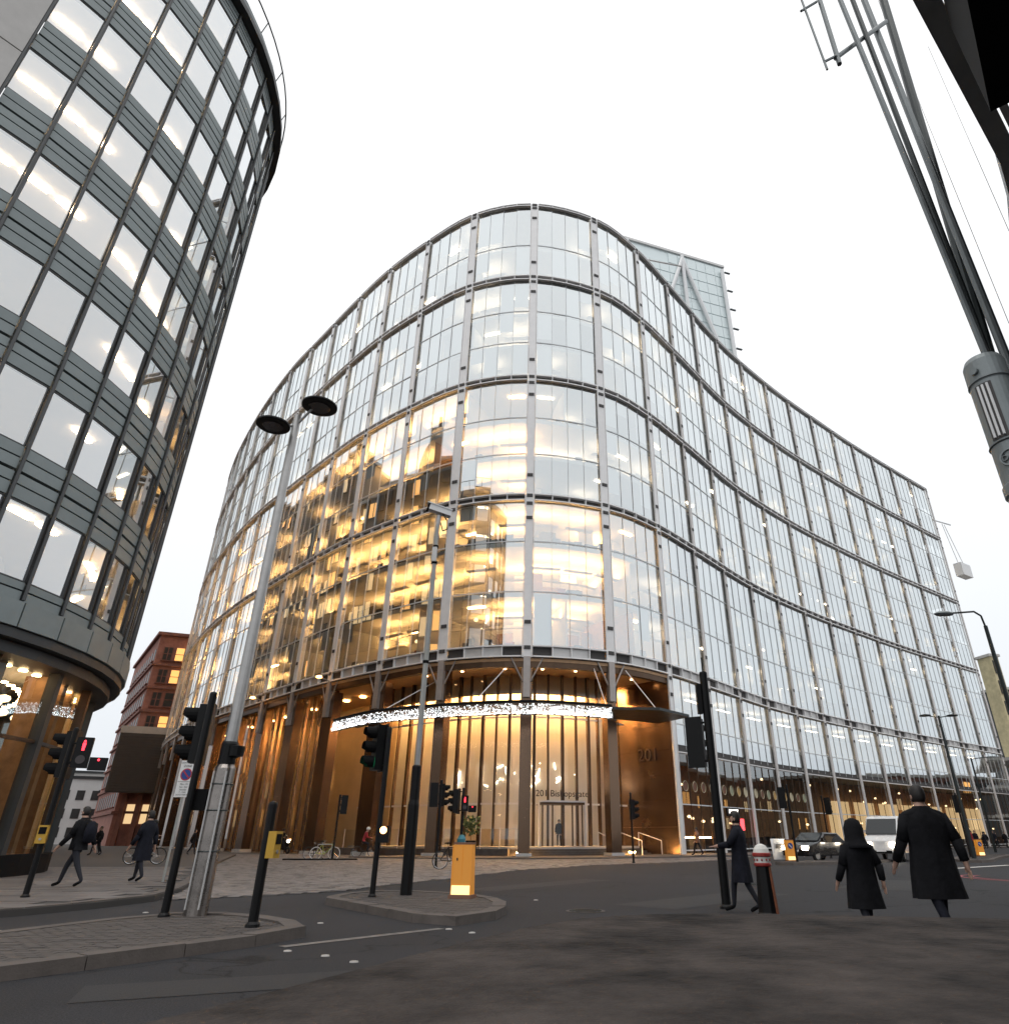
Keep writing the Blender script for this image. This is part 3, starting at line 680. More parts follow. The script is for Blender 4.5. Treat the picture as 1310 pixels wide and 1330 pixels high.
# end wall of the recess with the street number
a, b = Q(SE, -.05), Q(SE, 5.6); d = (b-a).normalized(); nn = Vector((d.y, -d.x))
if nn.x > 0: nn = -nn
ew = MB()
for q in range(7):
    z0 = .1+q*1.8; c = (a+b)/2
    ew.obox((c.x,c.y,z0+.9), (d.x,d.y,0), (nn.x,nn.y,0), (0,0,1), (b-a).length, .5, 1.78)
ewo = ew.build('end_wall', M['bronze'], HB, True)
tc_ = a+d*2.3+nn*.30
yaw = math.atan2(-d.y, -d.x)
text('street_number', '201', 1.35, M['bronze_light'], HB, (tc_.x+1.85, tc_.y-47.9, 7.0), (R(90),0,yaw), .05)
sw = MB()                                                # side steps, handrails
for q in range(5):
    a2, b2 = Q(9.0, 1.0-.34*q-.4), Q(SE-.4, 1.0-.34*q-.4)
for (s, d0) in ((7.4,3.2),(10.3,3.2),(12.4,3.0),(-.2,3.4)):
    p0 = Q(s, d0+.4); p1 = Q(s, d0-1.7); hr = MB()
    hr.path([(p0.x,p0.y,.62),(p0.x,p0.y,1.55),(p1.x,p1.y,1.0),(p1.x,p1.y,.1)], .032); hr.build('handrail', M['silver'], HB, True)
# canopy with the band of lights
cp = [(-16.2,50.6),(-12.6,46.9),(-8.9,44.9),(-5.2,43.6),(-1.3,43.0),(1.4,43.6),(3.9,44.6)]
cpv = catmull(cp, 8)
can = MB()
for a, b in zip(cpv, cpv[1:]):
    ia, ib = a+Vector((.25,1)).normalized()*3.6, b+Vector((.25,1)).normalized()*3.6
    can.hexa([(a.x,a.y,8.75),(b.x,b.y,8.75),(ib.x,ib.y,8.95),(ia.x,ia.y,8.95)], [(a.x,a.y,8.93),(b.x,b.y,8.93),(ib.x,ib.y,9.1),(ia.x,ia.y,9.1)])
cano = can.build('canopy', M['bronze_dark'], HB, True)
ed = MB()
for a, b in zip(cpv, cpv[1:]):
    ed.tube((a.x,a.y+.1,8.22),(b.x,b.y+.1,8.22),.05,n=6)
    ed.tube((a.x,a.y,9.0),(b.x,b.y,9.0),.09,n=6)
ed.build('canopy_edge', M['blackm'], cano, True, kind='stuff')
led = MB()
for i in range(3000):
    f = rnd.random()*(len(cpv)-1.001); i0 = int(f); p = cpv[i0].lerp(cpv[i0+1], f-i0); fade = min(1, min(f, len(cpv)-1-f)/1.5)
    z = 8.22 + rnd.random()**1.6*.62; x = p.x+rnd.uniform(-.05,.05); y = p.y+rnd.uniform(-.25,.05)
    r = rnd.uniform(.010,.024)
    led.add([(x-r,y,z-r),(x+r,y,z-r),(x,y-r,z+r),(x,y+r,z)], [(0,1,2),(0,1,3),(1,2,3),(0,2,3)])
led.build('light_curtain', M['led'], cano, True, kind='stuff')
rod = MB(); pa = cpv[-1]
cx2 = [(3.9,44.6),(7.3,45.2),(9.6,47.5),(7.5,49.6)]
can2 = MB().prism([(3.4,45.0),(7.2,45.4),(9.7,48.2),(8.0,51.2),(4.2,49.0)], 8.85, 9.02).build('canopy_wing', M['steel_dark'], cano, True)
for (x, y) in ((7.0,45.7),(3.6,44.9),(-5.2,44.0),(-12,47.2)):
    q = Q(0 if x < 0 else 7, 0); rod.tube((x,y,9.0),(x*.72+.5, y+4.2, 12.5),.03,n=5)
rod.build('tie_rods', M['silver'], cano, True, kind='stuff')
# planters and glass balustrade in front of the lobby
for s_ in (-4.6,):
    c = Q(s_, 2.6); t_ = thing('potted_plant', 'small potted tree in a dark square planter outside the lobby glass', 'plant', (c.x,c.y,.06))
    MB().box(0,0,0,.75,.75,.95).build('planter', M['black'], t_)
    MB().tube((0,0,.9),(0,0,1.7),.03).build('trunk', M['wood'], t_)
    lf = MB()
    for i in range(170):
        a_, r_, z_ = rnd.uniform(0,6.28), rnd.uniform(0,.6), rnd.uniform(1.3,2.5); x, y = r_*math.cos(a_), r_*math.sin(a_); v = Vector((rnd.gauss(0,1),rnd.gauss(0,1),rnd.gauss(0,1))).normalized()*.14; w_ = v.orthogonal()*.5
        lf.quad((x-v.x,y-v.y,z_-v.z),(x+w_.x,y+w_.y,z_+w_.z),(x+v.x,y+v.y,z_+v.z),(x-w_.x,y-w_.y,z_-w_.z))
    lf.build('crown', M['plant'], t_)
bal = thing('glass_balustrade', 'low clear glass balustrade with thin posts along the lobby terrace', 'balustrade', (Q(-16,2.2).x, Q(-16,2.2).y, 0))
s = -18.0
while s < -1.6:
    a, b = Q(s, 2.2), Q(s+1.55, 2.2); n = N(s)
    MB().quad((a.x,a.y,.5),(b.x,b.y,.5),(b.x,b.y,1.75),(a.x,a.y,1.75)).build('balustrade_pane', M['glass_shop'], bal, True)
    MB().tube((a.x,a.y,.1),(a.x,a.y,1.8),.03,n=6).build('post', M['silver'], bal, True); s += 1.6
m = MB(); ribbon(m, -19, -1.2, 1.6, 3.6, .04, .5); m.build('terrace_plinth', M['kerb'], HB, True)
# shops on the right: interior, fit-out, signs
m = MB(); ribbon(m, SE+.6, sR, 5.5, 5.7, .05, 7.3); m.build('shop_back_wall', M['wood'], HB, True)
m = MB(); ribbon(m, SE+.6, sR, .4, 5.6, 7.2, 7.4); m.build('shop_ceiling', M['dark_int'], HB, True)
m = MB(); ribbon(m, SE+.6, sR, .3, 7.6, 9.0, 9.3); m.build('mezzanine_slab', M['slab'], HB, True)
m = MB(); ribbon(m, SE+.6, sR, .3, 7.6, 7.45, 7.7); m.build('mezzanine_floor', M['slab'], HB, True)
sl = MB(); dsk = MB(); wl = MB()
for k in range(KR, K1):
    for q in range(5):
        s = k*BAY+.9+q*1.15; c = Q(s, rnd.uniform(1.5,4.5))
        if rnd.random() < .75: sl.lathe([(.02,-.1),(.13,-.06),(.15,.05),(.02,.12)], (c.x,c.y,rnd.choice([2.4,2.7,5.2,5.6,6.4])), 8)
        c = Q(s, 2.0); 
        if rnd.random() < .7: dsk.box(c.x,c.y,.1,.8,.8,rnd.uniform(.7,1.3), ang(T(s)))
    if k > 7:
        a, b = Q(k*BAY+.6, 4.9), Q((k+1)*BAY-.6, 4.9); wl.quad((a.x,a.y,.6),(b.x,b.y,.6),(b.x,b.y,5.2),(a.x,a.y,5.2))
    c = Q(k*BAY+3.2, 3.2); t = T(k*BAY+3.2); n = N(k*BAY+3.2)
    lamps = MB().obox((c.x,c.y,12.6), (t.x,t.y,0), (n.x,n.y,0), (0,0,1), 2.6, .3, .06); lamps.build('mezzanine_lamp', M['lit_cool'], HB, True)
sl.build('shop_pendants', M['globe'], HB, True, kind='stuff'); dsk.build('shop_furniture', M['furn_dark'], HB, True, kind='stuff'); wl.build('lit_display_wall', M['lit_win2'], HB, True, kind='stuff')
disc_m = [mat('disc_cream', (.55,.48,.33), .6), mat('disc_brown', (.16,.07,.04), .6), mat('disc_green', (.30,.32,.22), .6), mat('disc_ochre', (.50,.30,.10), .6)]
for k in range(KR, KR+4):
    for j in range(4):
        s = k*BAY+.42+(j+.5)*(BAY-.84)/4; c = P(s)+N(s)*.05; n = N(s); t = T(s)
        lo = MB(); a_ = 20; vs = [(c.x+t.x*.34*math.cos(6.283*i/a_), c.y+t.y*.34*math.cos(6.283*i/a_), 4.75+.42*math.sin(6.283*i/a_)) for i in range(a_)]
        lo.add(vs, [tuple(range(a_))]); o = lo.build('logo_disc', disc_m[(k*3+j) % 4] if k > KR else disc_m[1], HB, True)
        rg = MB().torus((c.x+n.x*.02,c.y+n.y*.02,4.75), (n.x,n.y,0), .36, .022, 20, 5); rg.build('ring', disc_m[0], o, True)
s = KR*BAY+BAY+2.2; c = P(s)+N(s)*.12
sb_ = MB().obox((c.x,c.y,3.1), (T(s).x,T(s).y,0), (N(s).x,N(s).y,0), (0,0,1), 2.4, .12, .62).build('restaurant_sign', M['black'], HB, True)
text('restaurant_lettering', 'ROCKET', .46, M['screen'], HB, (c.x+N(s).x*.08+1.85, c.y+N(s).y*.08-47.9, 3.12), (R(90),0,ang(T(s))), .01)
for ds in (-1.5, 3.0):
    c = P(s+ds)-N(s+ds)*.5; MB().obox((c.x,c.y,2.2), (T(s).x,T(s).y,0), (N(s).x,N(s).y,0), (0,0,1), .75, .06, .9).build('red_neon_sign', M['redsign'], HB, True)
m = MB(); ribbon(m, SE+.8, SE+5.6, .5, .6, 1.15, 1.25); m.build('bar_light', M['lit_warm'], HB, True)
# roof edge gear
pm = MB(); p = Q(-7.5, 3); pm.box(p.x,p.y,60.9,2.6,2.2,2.3,.5); pm.build('roof_plant', M['silver'], HB, True)
# front pavement of the block
FP = []
s = -10.0
while s <= sR: FP.append(tuple(P(s)+N(s)*(4.6 if s > 12 else 3.4))); s += 2.5
bk = [tuple(Q(s_, 1.0)) for s_ in (sR, 80, 60, 40, 20, 8, 0, -10)]
pv = struct(MB().prism(FP+bk, 0, .10), 'pavement', M['paving2'], 'pavement wrapping round the glass building')
kerb_line(FP[8:], pv, w=.3, h=.13, ln=2.4, inward=1)

# ================================================================= grey curved building on the left
LC = Vector((-27.75, 20.7)); LR = 12.0
GB = thing('grey_curved_building', 'dark grey curved office building with ribbed spandrels and lit ground floor shop', 'building', (-27.75,20.7,0))
def lc(a, r, z): return (LC.x+r*math.cos(R(a)), LC.y+r*math.sin(R(a)), z)
def cyl_box(mb, a0, a1, r0, r1, z0, z1):
    mb.hexa([lc(a0,r0,z0),lc(a0,r1,z0),lc(a1,r1,z0),lc(a1,r0,z0)], [lc(a0,r0,z1),lc(a0,r1,z1),lc(a1,r1,z1),lc(a1,r0,z1)]); return mb
STEP = 7.2; A = [-37.8+STEP*i for i in range(22)]
NF = 8; SILL = [8.1+3.9*i for i in range(NF)]; HEAD = 2.25
spj = MB(); npan = 0
for i, a in enumerate(A[:-1]):
    b = a+STEP; vis = a < 52
    MB().tube(lc(a, LR+.09, 7.55), lc(a, LR+.09, 38.6), .055, n=8).build('mullion_fin', M['grey_fin'], GB, True)
    for f in range(NF+1):
        z0 = SILL[f]-1.65 if f < NF else SILL[-1]+HEAD; z1 = SILL[f] if f < NF else 38.7
        if f == 0: z0 = 7.5
        cuts = [0,.27,.485,.515,.76,1] if 0 < f else [0,.55,1]
        for q, (c0, c1) in enumerate(zip(cuts, cuts[1:])):
            if c1-c0 < .05: continue
            h = z1-z0; bx = cyl_box(MB(), a+.35, b-.35, LR-.25, LR+.03, z0+h*c0+.025, z0+h*c1-.025)
            if vis and a < 34 and npan < 296: bx.build('spandrel_panel', M['grey_panel'], GB, True); npan += 1
            else: spj.add(bx.v, bx.f)
    for f in range(NF):
        if vis:
            w = thing('window', None, None); w.parent = GB; w.location = (0,0,0)
            for kk in ('label','category'):
                if kk in w: del w[kk]
            tl = rnd.gauss(0,.002)
            p0, p1 = Vector(lc(a+.42,LR-.03,SILL[f]+.04)), Vector(lc(b-.42,LR-.03,SILL[f]+.04)); up_ = Vector((0,0,HEAD-.08))
            nrm = Vector((math.cos(R(a+STEP/2)),math.sin(R(a+STEP/2)),0))
            MB().quad(p0, p1, p1+up_+nrm*tl*2, p0+up_+nrm*tl*2).build('pane', M['glass_left'], w, True)
            fr = MB(); cyl_box(fr, a+.35, b-.35, LR-.14, LR+.0, SILL[f], SILL[f]+.035); cyl_box(fr, a+.35, b-.35, LR-.14, LR+.0, SILL[f]+HEAD-.035, SILL[f]+HEAD)
            cyl_box(fr, a+.2, a+.42, LR-.14, LR, SILL[f]+.036, SILL[f]+HEAD-.036); cyl_box(fr, b-.42, b-.2, LR-.14, LR, SILL[f]+.036, SILL[f]+HEAD-.036)
            fr.build('frame', M['grey_fin'], w, True)
spj.build('spandrel_panels_beyond', M['grey_panel'], GB, True, kind='stuff')
bk = MB()
for i, a in enumerate(A[:-1]): cyl_box(bk, a, a+STEP, LR-.40, LR-.27, 7.2, 8.1)
bk.build('backing', M['recess'], GB, True)
for f in range(NF+1):
    z = 7.2+3.9*f; m = MB()
    for a in A[:-1]: cyl_box(m, a, a+STEP, 2.0, LR-.35, z-.1 if f else z, z+.45)
    m.build('floor_slab', M['slab'], GB, True)
lm = MB(); pt = MB(); fu = MB()
for f in range(NF):
    zc = 7.2+3.9*(f+1)-.14
    for i, a in enumerate(A[:14]):
        lit = rnd.random() < .55
        if lit:
            c = lc(a+3.6, LR-2.0, zc-.05); lm.obox(c, (math.cos(R(a+3.6)),math.sin(R(a+3.6)),0), (-math.sin(R(a+3.6)),math.cos(R(a+3.6)),0), (0,0,1), .2, .95, .06)
        if rnd.random() < .5: c = lc(a+3.6, LR-rnd.uniform(.8,1.6), SILL[f]-.45); fu.obox((c[0],c[1],SILL[f]-.1), (math.cos(R(a)),math.sin(R(a)),0), (-math.sin(R(a)),math.cos(R(a)),0), (0,0,1), .5, .7, .9)
for i, a in enumerate(A[:-1]): cyl_box(pt, a, a+STEP, LR-5.2, LR-5.0, 7.3, 38.5)
pt.build('core_wall', M['white_wall'], GB, True); lm.build('ceiling_lamps', M['lit_left'], GB, True, kind='stuff'); fu.build('office_furniture', M['dark_int'], GB, True, kind='stuff')
# eaves, parapet, roof rail
ev = MB()
for a in A[:-1]:
    cyl_box(ev, a, a+STEP, 2, LR+.45, 38.75, 39.05)
ev.build('eave', M['grey_dark'], GB, True)
ev = MB()
for a in A[:-1]: cyl_box(ev, a, a+STEP, LR-.3, LR+.25, 39.08, 39.75)
ev.build('parapet', M['steel_mid'], GB, True)
rl = MB(); tp = [lc(-38+4*i, LR+.35, 40.9) for i in range(36)]; rl.path(tp, .045, 6)
for i in range(0, 36, 3): rl.tube(lc(-38+4*i, LR+.05, 39.6), lc(-38+4*i, LR+.35, 40.95), .03, n=5)
rl.build('roof_rail', M['steel_dark'], GB, True)
# cornice above the shop: panelled band and stepped soffit
for i, a in enumerate(A[:-1]):
    o = cyl_box(MB(), a+.12, a+STEP-.12, LR-.3, LR+.22, 6.75, 7.48).build('cornice_panel', M['grey_panel'], GB, True)
cr = MB()
for a in A[:-1]:
    cyl_box(cr, a, a+STEP, LR-1.4, LR+.12, 6.45, 6.72); cyl_box(cr, a, a+STEP, LR-1.4, LR-.2, 6.1, 6.42)
cr.build('cornice_soffit', M['grey_dark'], GB, True)
# ground floor
for i in range(0, 20, 2):
    a = A[i]+2.5; b = a+STEP*2
    for (z0, z1) in ((.75,3.9),(4.0,6.1)):
        MB().quad(lc(a+.6,LR-.75,z0), lc(b-.6,LR-.75,z0), lc(b-.6,LR-.75,z1), lc(a+.6,LR-.75,z1)).build('shop_pane', M['glass_shop'], GB, True)
    fr = MB(); cyl_box(fr, a-.6, a+.6, LR-.95, LR-.6, .6, 6.1); cyl_box(fr, a+.6, b-.6, LR-.85, LR-.7, 3.9, 4.0)
    fr.build('shop_frame', M['grey_dark' if i % 4 else 'bronze_dark'], GB, True)
pl = MB()
for a in A[:-1]: cyl_box(pl, a, a+STEP, LR-1.0, LR-.55, 0, .72)
pl.build('plinth', M['blackm'], GB, True)
gi = MB()
for a in A[:-1]: cyl_box(gi, a, a+STEP, LR-4.6, LR-4.4, .1, 6.2)
gi.build('shop_wall', M['shopdark'], GB, True)
gf = MB()
for a in A[:-1]: cyl_box(gf, a, a+STEP, LR-4.4, LR-.95, .1, .6)
gf.build('shop_floor', M['wood'], GB, True)
pc = MB()
for a in (-3, 10, 17, 24, 38): cyl_box(pc, a, a+1.8, LR-1.9, LR-1.2, .6, 6.1)
pc.build('timber_posts', M['wood'], GB, True, kind='stuff')
dk = MB(); cyl_box(dk, -4, 8, LR-3.2, LR-2.6, .6, 5.8); dk.build('dark_display', M['dark_int'], GB, True)
cw = MB(); cyl_box(cw, -38, -8.5, LR-1.7, LR-1.5, .6, 3.5); cw.build('cream_counter_wall', M['cream'], GB, True)
gl = MB()
for a, d_, z in ((-9,1.6,5.35),(-9.5,1.7,4.95),(-2,1.8,5.35),(1,1.5,4.95),(5,1.8,5.2),(14,2.6,5.0),(22,2.6,5.0),(-16,1.6,5.3),(-24,1.6,5.2)):
    gl.lathe([(.03,-.12),(.15,-.08),(.19,0),(.15,.08),(.03,.12)], lc(a, LR-d_, z), 14)
gl.build('globe_lamps', M['globe'], GB, True, kind='stuff')
gl = MB()
for a in range(-36, 60, 4):
    for d_ in (1.4, 3.0): gl.lathe([(.13,0),(.13,.04)], lc(a, LR-d_, 6.04), 8)
    if a < -8: gl.obox(lc(a, LR-1.15, 3.7), (1,0,0), (0,1,0), (0,0,1), .6, .1, .06)
gl.build('shop_downlights', M['spot'], GB, True, kind='stuff')
# pale stone flank where the curve ends
stn = MB(); d0 = Vector(lc(-38.4, LR-.05, 0)); tdir = Vector((math.sin(R(-38.4)), -math.cos(R(-38.4)), 0))
for q in range(9):
    for r in range(6):
        c = d0+tdir*(.5+r*1.22); MB().obox((c.x,c.y,8.6+q*3.5+1.0), tdir, (tdir.y,-tdir.x,0), (0,0,1), 1.18, .4, 3.44).build('stone_panel', M['stone_light'], GB, True)

# ================================================================= buildings across the side street (seen in the glass)
def block(name, label, x0, y0, dirv, ln, dep, h, wallm, nf, cols, lit=.5, roof=None):
    d = Vector(dirv).normalized(); n = Vector((d.y, -d.x)); root = thing(name, label, 'building', (x0,y0,0))
    c = Vector((x0,y0))+d*ln/2-n*dep/2
    MB().obox((c.x,c.y,h/2), (d.x,d.y,0), (n.x,n.y,0), (0,0,1), ln, dep, h).build('wall', wallm, root, True)
    MB().obox((c.x,c.y,h+.25), (d.x,d.y,0), (n.x,n.y,0), (0,0,1), ln+.6, dep+.6, .5).build('cornice', M['stone_light'] if roof is None else roof, root, True)
    fh = (h-2)/nf; ww = ln/cols
    wm = [MB().mesh('x', wallm)]
    for f in range(nf):
        for k in range(cols):
            p = Vector((x0,y0))+d*(k+.5)*ww+n*.02; z = 2+f*fh
            r = rnd.random(); m_ = M['lit_win'] if r < lit*.5 else M['lit_win2'] if r < lit else M['dim_win']
            w = MB().obox((p.x,p.y,z+fh*.48), (d.x,d.y,0), (n.x,n.y,0), (0,0,1), ww*.62, .12, fh*.6).build('window', m_, root, True)
            fr = MB()
            for sg in (-1,1): fr.obox((p.x+d.x*sg*ww*.31+n.x*.06,p.y+d.y*sg*ww*.31+n.y*.06,z+fh*.48), (d.x,d.y,0), (n.x,n.y,0), (0,0,1), .1, .16, fh*.64)
            fr.obox((p.x+n.x*.06,p.y+n.y*.06,z+fh*.48), (d.x,d.y,0), (n.x,n.y,0), (0,0,1), .07, .14, fh*.6)
            fr.obox((p.x+n.x*.08,p.y+n.y*.08,z+fh*.16), (d.x,d.y,0), (n.x,n.y,0), (0,0,1), ww*.7, .24, .12)
            fr.build('frame', M['grey_dark'], w, True)
    return root
sob = block('stone_office_building', 'brown stone office block mirrored in the curved glass near its rounded corner', -28.5,39.0, (-.67,.75), 34, 14, 44, mat('brown_stone', (.15,.11,.08), .8, 0, .2, .6), 11, 12, .45)
block('dark_office_building', 'dark office block mirrored at the far end of the curved glass', -51.6,64.8, (-.67,.75), 36, 16, 57, mat('dark_stone', (.07,.075,.075), .7, 0, .2, .6), 14, 11, .5)

MB().lathe([(5,0),(4.9,2.5),(4.3,5),(3.0,7.2),(1.2,8.6),(.3,9.0),(.2,11)], (-38.5,43.5,44.4), 20).build('dome', M['grey_dark'], sob, True)
# ================================================================= red brick building down the side street
BB = thing('red_brick_building', 'red brick office building with orange lit windows and grey louvred base', 'building', (-64.1,105.8,0))
A0 = Vector((-64.1,105.8)); dR = Vector((1,.42)).normalized(); dL = Vector((-17.7,23.6)).normalized()
def face(mb, p, d, n, u, z, w, h, dep): c = p+d*u+n*dep/2; mb.obox((c.x,c.y,z+h/2), (d.x,d.y,0), (n.x,n.y,0), (0,0,1), w, dep, h); return mb
nR = Vector((dR.y,-dR.x)); nL = Vector((-dL.y,dL.x))
if nL.dot(Vector((0,-1))) < -1: nL = -nL
BW = MB(); q0 = A0; q1 = A0+dR*16; q2 = q1+dL*30; q3 = A0+dL*30
BW.prism([tuple(q0),tuple(q1),tuple(q2),tuple(q3)], 0, 31); BW.build('wall', M['brick'], BB, True)
MB().prism([tuple(q0-dR*.4+nR*.4),tuple(q1+nR*.4),tuple(q2),tuple(q3-dR*.4)], 31, 31.5).build('parapet', M['brick2'], BB, True)
nLo = nL if (A0+nL*2-(q0+q2)/2).length > (A0-nL*2-(q0+q2)/2).length else -nL
for f in range(7):
    zf = 27.0-f*3.62
    bnd = MB(); face(bnd, A0, dR, nR, 8, zf-.95, 16, .35, .3); face(bnd, A0, dL, nLo, 15, zf-.95, 30, .35, .3); bnd.build('string_course', M['brick2'], BB, True)
    for u, w in ((1.6,1.3),(4.0,2.6),(7.2,1.3),(9.6,2.6),(12.8,1.3)):
        if zf < 15: continue
        wo = face(MB(), A0, dR, nR, u, zf, w, 2.1, .06).build('window', M[rnd.choice(['lit_win','lit_win','lit_win2','dim_win'])] if w > 2 or rnd.random() < .5 else M['dim_win'], BB, True)
        fr = MB()
        for e in (-w/2, 0, w/2): face(fr, A0, dR, nR, u+e, zf, .12, 2.1, .16)
        face(fr, A0, dR, nR, u, zf+1.0, w, .08, .14); face(fr, A0, dR, nR, u, zf-.14, w+.3, .14, .28); fr.build('frame', M['brick2'], wo, True)
    for u in range(2, 29, 3):
        wo = face(MB(), A0, dL, nLo, u, zf, 1.5, 2.0, .05).build('window', M['dim_win'], BB, True)
        face(MB(), A0, dL, nLo, u, zf-.14, 1.8, .14, .3).build('sill', M['brick2'], wo, True)
p0 = A0-dR*1.5+nR*1.2
LV = MB(); c = p0+dR*5.5+nR*.5; LV.obox((c.x,c.y,11.2), (dR.x,dR.y,0), (nR.x,nR.y,0), (0,0,1), 11, 1.6, 8.2); LV.build('louvre_box', M['louvre'], BB, True)
MB().obox((c.x,c.y,15.8), (dR.x,dR.y,0), (nR.x,nR.y,0), (0,0,1), 11.2, 1.8, 1.0).build('louvre_cap', M['stone_light'], BB, True)
for q in range(22): face(MB(), p0, dR, nR, 5.5, 7.3+q*.36, 10.6, .16, 1.45).build('louvre_slat', M['louvre'], BB, True)
for q in range(6): face(MB(), A0, dR, nR, 1+q*2, 0, .6, 7, 1.2).build('pier', M['brick2'], BB, True)
for q in range(5): face(MB(), A0, dR, nR, 2+q*2, 3.0, 1.0, 2.6, .08).build('lit_bay', M['lit_win2'], BB, True)
sl_ = thing('wall_lamp', 'glowing bracket lamp on the corner of the red brick building', 'lamp', (A0.x-1.2, A0.y-1.0, 9.0))
MB().tube((1.2,1.0,0),(0,0,.3),.06).build('bracket', M['black'], sl_); MB().lathe([(.05,-.2),(.3,-.1),(.3,.1),(.05,.2)],(0,0,.3),12).build('lamp_head', M['orange_on'], sl_)
for (x, y, w, h, c_) in ((-96,152,14,12,'white_render'),(-110,176,20,15,'stone_light'),(-89,146,5,9,'brick')):
    b_ = thing('distant_building', {'white_render':'small white rendered building far down the side street','stone_light':'pale tall building far down the side street behind the white one','brick':'low brick house far down the side street'}[c_], 'building', (x,y,0))
    MB().box(0,0,0,w,12,h,.5).build('wall', M[c_], b_); MB().box(0,0,h,w+.5,12.5,.5,.5).build('roof', M['grey_dark'], b_)
    for f in range(int(h//3.4)):
        for k in range(int(w//2.6)):
            u = -w/2+1.4+k*2.6; MB().box(math.cos(.5)*u+math.sin(.5)*6.02, math.sin(.5)*u-math.cos(.5)*6.02, 1.2+f*3.4, 1.4, .1, 1.8, .5).build('window', M['dim_win'], b_)

# ================================================================= glass tower behind
TW = thing('glass_tower', 'tall glass tower with white diagonal bracing rising behind the curved block', 'building', (49.4,140.4,0))
t0, t1 = Vector((49.4,140.4)), Vector((10,126.5)); dT = (t1-t0).normalized(); nT = Vector((-dT.y,dT.x)); nT = nT if nT.y < 0 else -nT; TL = (t1-t0).length
c = t0+dT*TL/2-nT*12; MB().obox((c.x,c.y,75), (dT.x,dT.y,0), (nT.x,nT.y,0), (0,0,1), TL, 24, 150).build('core', M['tower_glass'], TW, True)
npn = 0
for f in range(22):
    z0 = 66+f*3.8
    for k in range(14):
        u = (k+.5)*TL/14; cc = t0+dT*u+nT*.12
        if npn < 300: MB().obox((cc.x,cc.y,z0+1.8), (dT.x,dT.y,0), (nT.x,nT.y,0), (0,0,1), TL/14-.1, .14, 3.5).build('glass_panel', M['tower_glass'], TW, True); npn += 1
br = [((TL*.02,148),(TL*.02,60)),((TL*.33,149),(TL*.33,60)),((TL*.33,148),(TL*.62,112)),((TL*.33,148),(TL*.02,104)),((TL*.02,104),(TL*.33,66)),((TL*.74,149),(TL*.74,60))]
for (u0,z0),(u1,z1) in br:
    a, b = t0+dT*u0+nT*.9, t0+dT*u1+nT*.9; MB().tube((a.x,a.y,z0),(b.x,b.y,z1),.55,n=8).build('brace', M['white'], TW, True)
for z in range(64, 150, 7):
    a = t0+nT*.4; MB().obox((a.x-dT.x*1.2,a.y-dT.y*1.2,z), (dT.x,dT.y,0), (nT.x,nT.y,0), (0,0,1), 1.8, .5, .3).build('edge_bracket', M['steel_mid'], TW, True)
MB().obox((c.x,c.y,150.3), (dT.x,dT.y,0), (nT.x,nT.y,0), (0,0,1), TL+1, 25, .8).build('roof_edge', M['silver_paint'], TW, True)
rm = thing('roof_davit', 'thin window-cleaning davit arm on the roof edge', 'davit', (P(15).x-N(15).x*2, P(15).y-N(15).y*2, 60.9))
MB().tube((0,0,0),(0,0,2.2),.2).build('post', M['grey_dark'], rm); MB().tube((0,0,2.1),(6.5,2,2.6),.1).build('arm', M['silver_paint'], rm)

# ================================================================= buildings at the end of the right-hand street
SB = thing('building_under_construction', 'half-built concrete frame with raking props and scaffold beyond the glass block', 'building', (86,118,0))
for f in range(3):
    z = 4.2+f*4.4
    MB().box(6,6,z,30,20,.5,.25).build('floor_slab', M['stone_light'], SB)
    for k in range(6): MB().tube((-8+k*5.4,-4+k*1.3,z-3.9),(-6.2+k*5.4,-4+k*1.3,z),.28,n=8).build('prop', M['terra' if k % 2 else 'steel_mid'], SB)
for k in range(9): MB().tube((-9+k*3.6,-5.2+k*.9,0),(-9+k*3.6,-5.2+k*.9,15),.06,n=5).build('scaffold_tube', M['silver_paint'], SB)
for q in range(6): MB().tube((-9,-5.2,2+q*2.1),(20,2.0,2+q*2.1),.05,n=5).build('scaffold_rail', M['terra' if q % 3 else 'yellow'], SB)
b_ = block('dark_site_building', 'dark clad building behind the scaffolded concrete frame', 93,140, (1,.1), 34, 20, 29, M['grey_dark'], 7, 9, .1)
b_ = block('pale_yellow_building', 'yellowish narrow building end above the scaffolding', 85.5,128, (1,.25), 2, 3, 33, mat('yellow_stone', (.55,.48,.30), .8, 0, .2, .8), 8, 1, .1)
cr_ = thing('maintenance_cradle', 'white window-cleaning cradle hanging at the end of the glass roof', 'cradle', (75.6,113.4,44.0))
MB().box(0,0,0,3.4,1.4,2.4,.6).build('basket', M['white'], cr_)
for e in (-1.1,1.1): MB().tube((e*.8,e*.55,2.4),(e*.3-1.5,e*.2-.4,10.5),.06,n=5).build('cable', M['silver_paint'], cr_)
MB().tube((-4.5,-2.5,10.4),(.2,.1,10.6),.14,n=6).build('jib', M['white'], cr_)

block('street_terrace', 'dark brick terrace across the right-hand street, mirrored in the shop windows', 145,164, (-.66,-.75), 84, 14, 11.5, M['brick2'], 3, 24, .15)
block('street_terrace', 'lower brown terrace across the right-hand street, mirrored beside the restaurant', 88.6,99.9, (-.66,-.75), 78, 14, 11, mat('brown_brick', (.10,.06,.045), .8, 0, .2, .6), 3, 22, .15)
